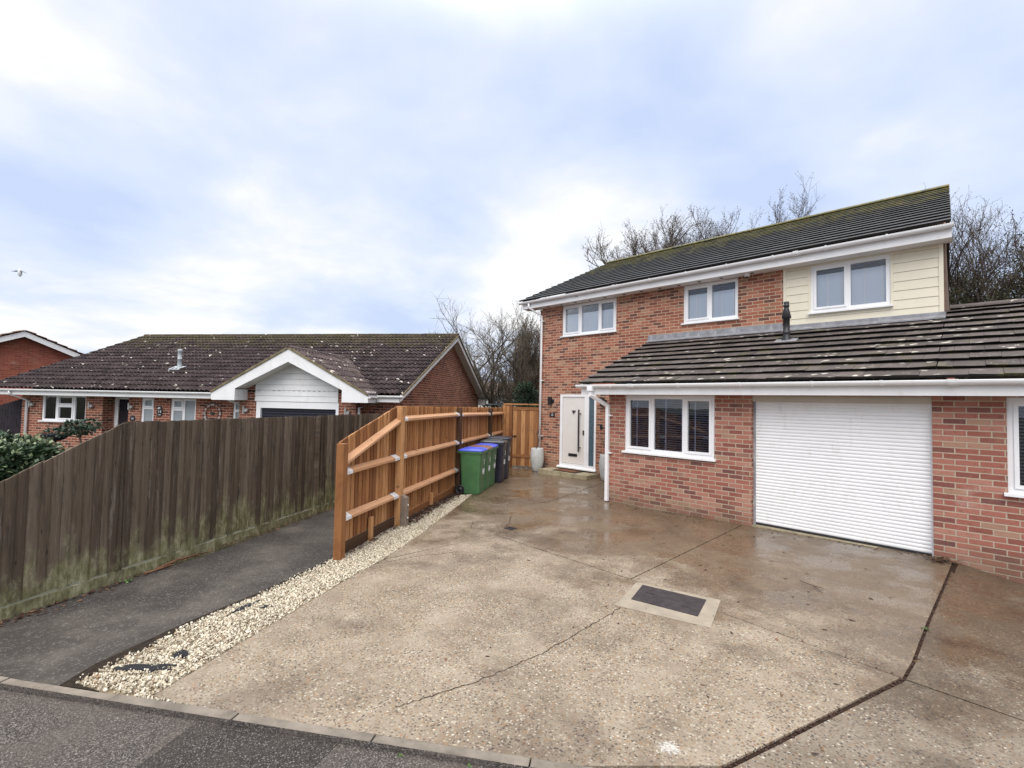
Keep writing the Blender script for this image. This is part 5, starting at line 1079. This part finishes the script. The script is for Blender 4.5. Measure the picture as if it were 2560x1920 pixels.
# ------------------------------------------------------------------ far houses
def ray(px, py): return (rt2*((px-1280)/FPX)-up2*((py-960)/FPX)+fw)
def at(px, py, depth): return CAM+ray(px, py)*depth            # a point at a chosen real distance
nb_l = at(55, 900, 19.0)
NH = thing('neighbour_house', 'red brick gabled house with white bargeboards at the far left', 'house', (nb_l.x, nb_l.y, 0), R(97))
az_ = at(55, 828, 19.0).z
q = MB(); q.extrude([(-4.6, 0, -.5), (4.0, 0, -.5), (4.0, 0, az_-1.95), (0, 0, az_-.12), (-4.6, 0, az_-2.2)], (0, 8, 0)); part('gable_wall', q, 'brick_far', NH, local=True)
for sgn in (-1, 1):
    a, b_ = Vector((0, -.35, az_)), Vector((sgn*4.6, -.35, az_-4.6*.455)); q = MB(); q.extrude([a-Vector((0, 0, .03)), b_-Vector((0, 0, .03)), b_-Vector((0, 0, .24)), a-Vector((0, 0, .24))][::sgn], (0, .03, 0)); part('bargeboard', q, 'white_paint', NH, local=True)
    u_ = Vector((-sgn, 0, .455)).normalized(); L = math.hypot(4.7, 4.7*.455); e = Vector((sgn*4.7, -.42, az_-4.7*.455+.0))
    rm = tiled(e if sgn > 0 else e+Vector((0, 8.4, 0)), (0, 1 if sgn > 0 else -1, 0), u_, 8.4, L, .345, .30, .03, wave=.30, seed=30+sgn)
    part('roof', rm, 'tile_far', NH, local=True)
    q = MB(); q.face([(0, -.32, az_-.22), (sgn*4.6, -.32, az_-4.6*.455-.22), (sgn*4.6, .0, az_-4.6*.455-.22), (0, 0, az_-.22)]); part('gable_soffit', q, 'wood_dark', NH, local=True)
fh = at(1255, 975, 48)
FH = thing('distant_house', 'pale rendered house with a tan roof glimpsed beyond the garden gate', 'house', (fh.x, fh.y, 0), R(44))
zr_, ze_ = at(1255, 953, 48).z, at(1255, 985, 46).z
q = MB(); q.box(-7, 5, 0, 6, -1, ze_); part('wall', q, 'tan_wall', FH, local=True)
q = MB(); q.extrude([(-7.3, -.5, ze_-.1), (-7.3, 6.5, ze_-.1), (-7.3, 3, zr_)], (12.6, 0, 0)); part('roof', q, plain('tan_far_roof', (.24, .185, .15), .9, .2, .1, .4), FH, local=True)
q = MB(); q.box(-1.3, .2, -.04, 0.0, -.2, ze_-.5); q.box(1.6, 3.2, -.04, 0.0, -.2, ze_-.5); part('window', q, 'frost_pale', FH, local=True)

# ------------------------------------------------------------------ trees
def grow(base, dirv, length, rad, levels, kids, rr, spread=.75, upw=.25, minr=.006, leafn=0, leafsz=.05, leafmat='dry_leaf', first=.25, shrink=.62, sides0=7, curve=.16):
    tr, tw, lf = MB(), MB(), MB()
    def leafat(q):
        a = Vector((rr.uniform(-1, 1), rr.uniform(-1, 1), rr.uniform(-1, 1))).normalized()*leafsz*rr.uniform(.6, 1.2); b_ = a.cross(Vector((rr.uniform(-1, 1), rr.uniform(-1, 1), rr.uniform(-1, 1)))).normalized()*leafsz*.4
        lf.face([q, q+a*.5+b_, q+a, q+a*.5-b_])
    def br(p, d, L, r_, lev):
        n = 5 if lev > 0 else 3; pts = [p]; dd = d.copy()
        for i in range(n):
            dd = (dd+Vector((rr.uniform(-1, 1), rr.uniform(-1, 1), rr.uniform(-1, 1)))*curve+Vector((0, 0, upw*.14))).normalized(); pts.append(pts[-1]+dd*(L/n))
        re = max(minr*.7, r_*.45); rads = [r_+(re-r_)*i/n for i in range(n+1)]
        (tr if lev >= levels-1 else tw).tube(pts, rads, sides0 if lev >= levels-1 else (4 if lev > 1 else 3), cap=False)
        if lev == 0:
            for _ in range(leafn): leafat(pts[rr.randrange(1, n+1)]+Vector((rr.uniform(-1, 1), rr.uniform(-1, 1), rr.uniform(-1, 1)))*leafsz)
            return
        k = kids[levels-lev] if levels-lev < len(kids) else kids[-1]
        for i in range(k):
            t = first+(1-first)*(i+rr.random())/k; j = min(n-1, int(t*n)); q = pts[j].lerp(pts[j+1], t*n-j)
            ax = Vector((rr.uniform(-1, 1), rr.uniform(-1, 1), rr.uniform(-.6, 1))).normalized(); nd = (dd*(1-spread*.6)+ax*spread+Vector((0, 0, upw))).normalized()
            br(q, nd, L*shrink*rr.uniform(.7, 1.15), max(minr, r_*.5*rr.uniform(.8, 1.1)), lev-1)
    br(Vector(base), Vector(dirv).normalized(), length, rad, levels)
    return tr, tw, lf
def tree(label, stems, matb='bark', matt='twig', leafmat='dry_leaf', group=None, name='bare_tree'):
    t = thing(name, label, 'tree', tuple(stems[0][0][:2])+(-.45,), group=group); T, W_, L_ = MB(), MB(), MB()
    for st, kw in [(s[:3], s[3]) for s in stems]:
        a, b_, c = grow(st[0], st[1], st[2], **kw)
        for dst, src in ((T, a), (W_, b_), (L_, c)): o = len(dst.v); dst.v += src.v; dst.f += [tuple(i+o for i in q) for q in src.f]; dst.uv += src.uv; dst.smooth += src.smooth
    part('trunk', T, matb, t); cr = part('crown', W_, matt, t)
    if L_.f: part('leaves', L_, leafmat, cr)
    return t
def gnd(px, depth): p = at(px, 1000, depth); return Vector((p.x, p.y, -.45))
def stem(px, depth, lean, length, seed, **kw):
    rr_ = random.Random(seed); b_ = gnd(px, depth); d = Vector((rt2.x*lean, rt2.y*lean, 1)); k = dict(rad=.12, levels=4, kids=[7, 6, 5, 4], rr=rr_); k.update(kw); return (b_, d, length, k)
# leaning bare tree and the dense thicket beside the house corner
tree('leaning bare tree with an open twiggy crown behind the garden gate', [stem(1290, 24, -.55, 4.9, 41, rad=.10, kids=[11, 8, 7, 5], spread=.72, upw=.12, first=.22, shrink=.55, curve=.10, minr=.005), stem(1275, 24, -.25, 3.0, 42, rad=.05, kids=[9, 7, 6, 4], spread=.75, upw=.15, first=.25, shrink=.55, minr=.005)])
tree('dense upright thicket of bare stems against the house corner', [stem(px, 22.5, ln, L, sd, rad=.06, kids=[10, 8, 7, 4], spread=.58, upw=.30, first=.18, shrink=.50, minr=.005, leafn=1, leafsz=.05) for px, ln, L, sd in ((1335, -.14, 4.3, 51), (1312, -.24, 4.0, 52), (1350, -.03, 4.6, 53), (1325, -.02, 3.8, 54), (1375, -.14, 4.3, 55), (1300, -.18, 3.2, 56), (1360, -.25, 4.4, 57))])
# trees showing above the roof
cr = dict(kids=[9, 8, 6, 5], spread=.68, upw=.24, shrink=.50, first=.40, leafn=3, leafsz=.06, minr=.006)
tree('bare tree with clustered seed heads rising over the left of the main roof', [stem(1640, 29, -.04, 8.6, 61, rad=.14, **cr), stem(1630, 29, -.09, 7.8, 62, rad=.09, **cr), stem(1665, 29, .02, 7.7, 63, rad=.09, **cr)], matt='twig_dark')
tree('bare rounded tree rising over the middle of the main roof', [stem(1750, 29, -.02, 9.3, 71, rad=.14, **cr), stem(1790, 29, .0, 9.5, 72, rad=.10, **cr), stem(1830, 29, .0, 9.4, 74, rad=.10, **cr), stem(1735, 29, -.02, 9.0, 73, rad=.09, **cr)], matt='twig_dark')
# the two at the right
cr = dict(kids=[9, 8, 7, 5], spread=.66, upw=.25, shrink=.55, first=.25, leafn=2, leafsz=.055, minr=.0055)
tree('bare tree with fine red brown twigs just right of the house gable', [stem(2440, 21, -.02, 6.7, 81, rad=.10, **cr), stem(2405, 21, -.03, 5.9, 82, rad=.08, **cr), stem(2490, 21, .03, 6.8, 83, rad=.08, **cr)], matt='twig_dark')
cr = dict(kids=[10, 9, 7, 5], spread=.75, upw=.2, shrink=.55, first=.2, leafn=6, leafsz=.08)
tree('ivy clad olive tree filling the right edge above the low roof', [stem(2530, 19, -.01, 5.4, 91, rad=.12, **cr), stem(2590, 19, .02, 6.0, 92, rad=.12, **cr)], matt='twig_dark', leafmat='ivy_leaf', name='ivy_tree')

# ------------------------------------------------------------------ shrubs
def leafball(mb, c, rad, n, sz, rr, flatn=1.0, upbias=.5, asp=.32, shell=.55):
    for _ in range(n):
        d = Vector((rr.gauss(0, 1), rr.gauss(0, 1), rr.gauss(0, 1))).normalized(); r_ = shell+(1-shell)*rr.random(); p = Vector(c)+Vector((d.x*rad[0]*r_, d.y*rad[1]*r_, d.z*rad[2]*r_))
        a = (d+Vector((rr.uniform(-.8, .8), rr.uniform(-.8, .8), rr.uniform(-.5, .8)*upbias-.1))).normalized()*sz*rr.uniform(.6, 1.2); s_ = a.cross(Vector((rr.uniform(-.4, .4), rr.uniform(-.4, .4), 1))).normalized()*sz*asp
        mid = p+a*.5; dip = Vector((0, 0, sz*.06)); mb.face([p, mid+s_, p+a-dip, mid]); mb.face([p, mid, p+a-dip, mid-s_])
rr = random.Random(77)
c = at(20, 1180, 6.6)
HB = thing('laurel_hedge', 'leafy evergreen hedge with pale green tips behind the sloping fence end', 'hedge', (c.x, c.y, gz(c.x)))
A_, B__, S__ = MB(), MB(), MB()
for px, py, dp, rd in ((-60, 1190, 6.3, .50), (10, 1175, 6.6, .45), (70, 1165, 6.9, .42), (115, 1170, 7.1, .36), (30, 1240, 6.5, .5), (-20, 1120, 6.9, .30), (100, 1135, 7.2, .26), (155, 1165, 7.3, .20), (60, 1125, 7.2, .25), (90, 1230, 6.9, .4)):
    p = at(px, py, dp); leafball(A_, p, (rd, rd, rd*.8), int(1500*rd*rd*4), .085, rr); leafball(B__, p+Vector((0, 0, rd*.10)), (rd, rd, rd*.85), int(260*rd*rd*4), .075, rr, upbias=1.4, shell=.9)
    if rd > .35:
        for zz_ in (.35, .75): leafball(A_, Vector((p.x, p.y, gz(p.x)+zz_)), (rd*1.05, rd*1.05, .38), int(900*rd*rd*4), .085, rr)
    S__.tube([(p.x, p.y, gz(p.x)), (p.x+rr.uniform(-.1, .1), p.y+rr.uniform(-.1, .1), p.z)], [.02, .008], 5)
part('leaves', A_, 'laurel', HB); part('new_leaves', B__, 'laurel_pale', HB); part('stems', S__, 'bark', HB)
c = at(207, 1130, 10.8)
CS = thing('cloud_shrub', 'small shrub trained into a flat spreading top on a thin stem', 'shrub', (c.x, c.y, gz(c.x)))
L_, S_ = MB(), MB(); top = at(200, 1078, 10.8)
S_.tube([(c.x, c.y, gz(c.x)), (c.x, c.y, c.z), (top.x, top.y, top.z-.12)], [.03, .022, .018], 6)
for px, py, rd in ((195, 1066, .26), (222, 1060, .22), (172, 1074, .22), (232, 1066, .16), (205, 1075, .24), (183, 1062, .2), (160, 1082, .13)):
    p = at(px, py, 10.8); leafball(L_, p, (rd, rd, rd*.42), int(650*rd), .085, rr, asp=.3); S_.tube([(top.x, top.y, top.z-.14), ((p.x+top.x)/2, (p.y+top.y)/2, p.z-.08), tuple(p)], [.014, .010, .005], 5)
part('stem', S_, 'bark', CS); part('foliage', L_, 'shrub', CS)
c = at(140, 1086, 11.0)
HK = thing('hanging_basket', 'dark bowl shaped planted basket beside the trained shrub', 'hanging basket', tuple(c))
q = MB(); q.lathe([(0, -.16), (.10, -.145), (.19, -.09), (.25, .0), (.24, .01), (0, .01)], c, 20); part('bowl', q, 'basket', HK)
q = MB(); leafball(q, c+Vector((0, 0, .03)), (.27, .27, .09), 260, .08, rr); part('foliage', q, 'shrub', HK)
q = MB(); q.tube([(c.x, c.y, gz(c.x)), (c.x, c.y, c.z-.15)], .02, 6); part('stand', q, 'black', HK)
c = at(1312, 990, 17.5)
q = MB()
for _ in range(1): leafball(q, c, (.48, .48, .55), 2600, .075, rr, shell=.3); leafball(q, c+Vector((.25, .2, -.25)), (.5, .5, .5), 1500, .075, rr, shell=.3)
EV = thing('evergreen_bush', 'rounded blue green evergreen bush peering over the garden gate', 'bush', (c.x, c.y, gz(-11))); part('foliage', q, 'evergreen', EV)
q = MB(); q.tube([(c.x, c.y, gz(-11)), (c.x, c.y, c.z)], [.05, .03], 6); part('stem', q, 'bark', EV)

# ------------------------------------------------------------------ gull
c = at(49, 681, 27)
GU = thing('seagull', 'grey and white gull gliding low in the sky at far left', 'bird', tuple(c))
R3, U3, F3 = rt2, up2, fw
body = MB(); body.tube([c+R3*x+U3*z for x, z in ((.06, .20), (.045, .17), (.03, .10), (.02, .0), (.015, -.10), (.03, -.2), (.035, -.24))], [.012, .05, .085, .10, .10, .06, .02], 10); part('body', body, 'gull_white', GU)
for sgn in (-1, 1):
    q = MB(); pts = [(0, .06), (.12, .09), (.26, .06 if sgn < 0 else .01), (.45 if sgn < 0 else .36, .07 if sgn < 0 else -.05)]
    A = [c+R3*(sgn*x)+U3*z for x, z in pts]
    for p, n2, t0, t1 in zip(A, A[1:], (.06, .055, .04), (.055, .04, .008)): q.hexa([p-U3*t0*.3-F3*.07, n2-U3*t1*.3-F3*.06, n2-U3*t1*.3+F3*.06, p-U3*t0*.3+F3*.07, p+U3*t0*.3-F3*.07, n2+U3*t1*.3-F3*.06, n2+U3*t1*.3+F3*.06, p+U3*t0*.3+F3*.07])
    part('wing', q, 'gull_grey', GU)
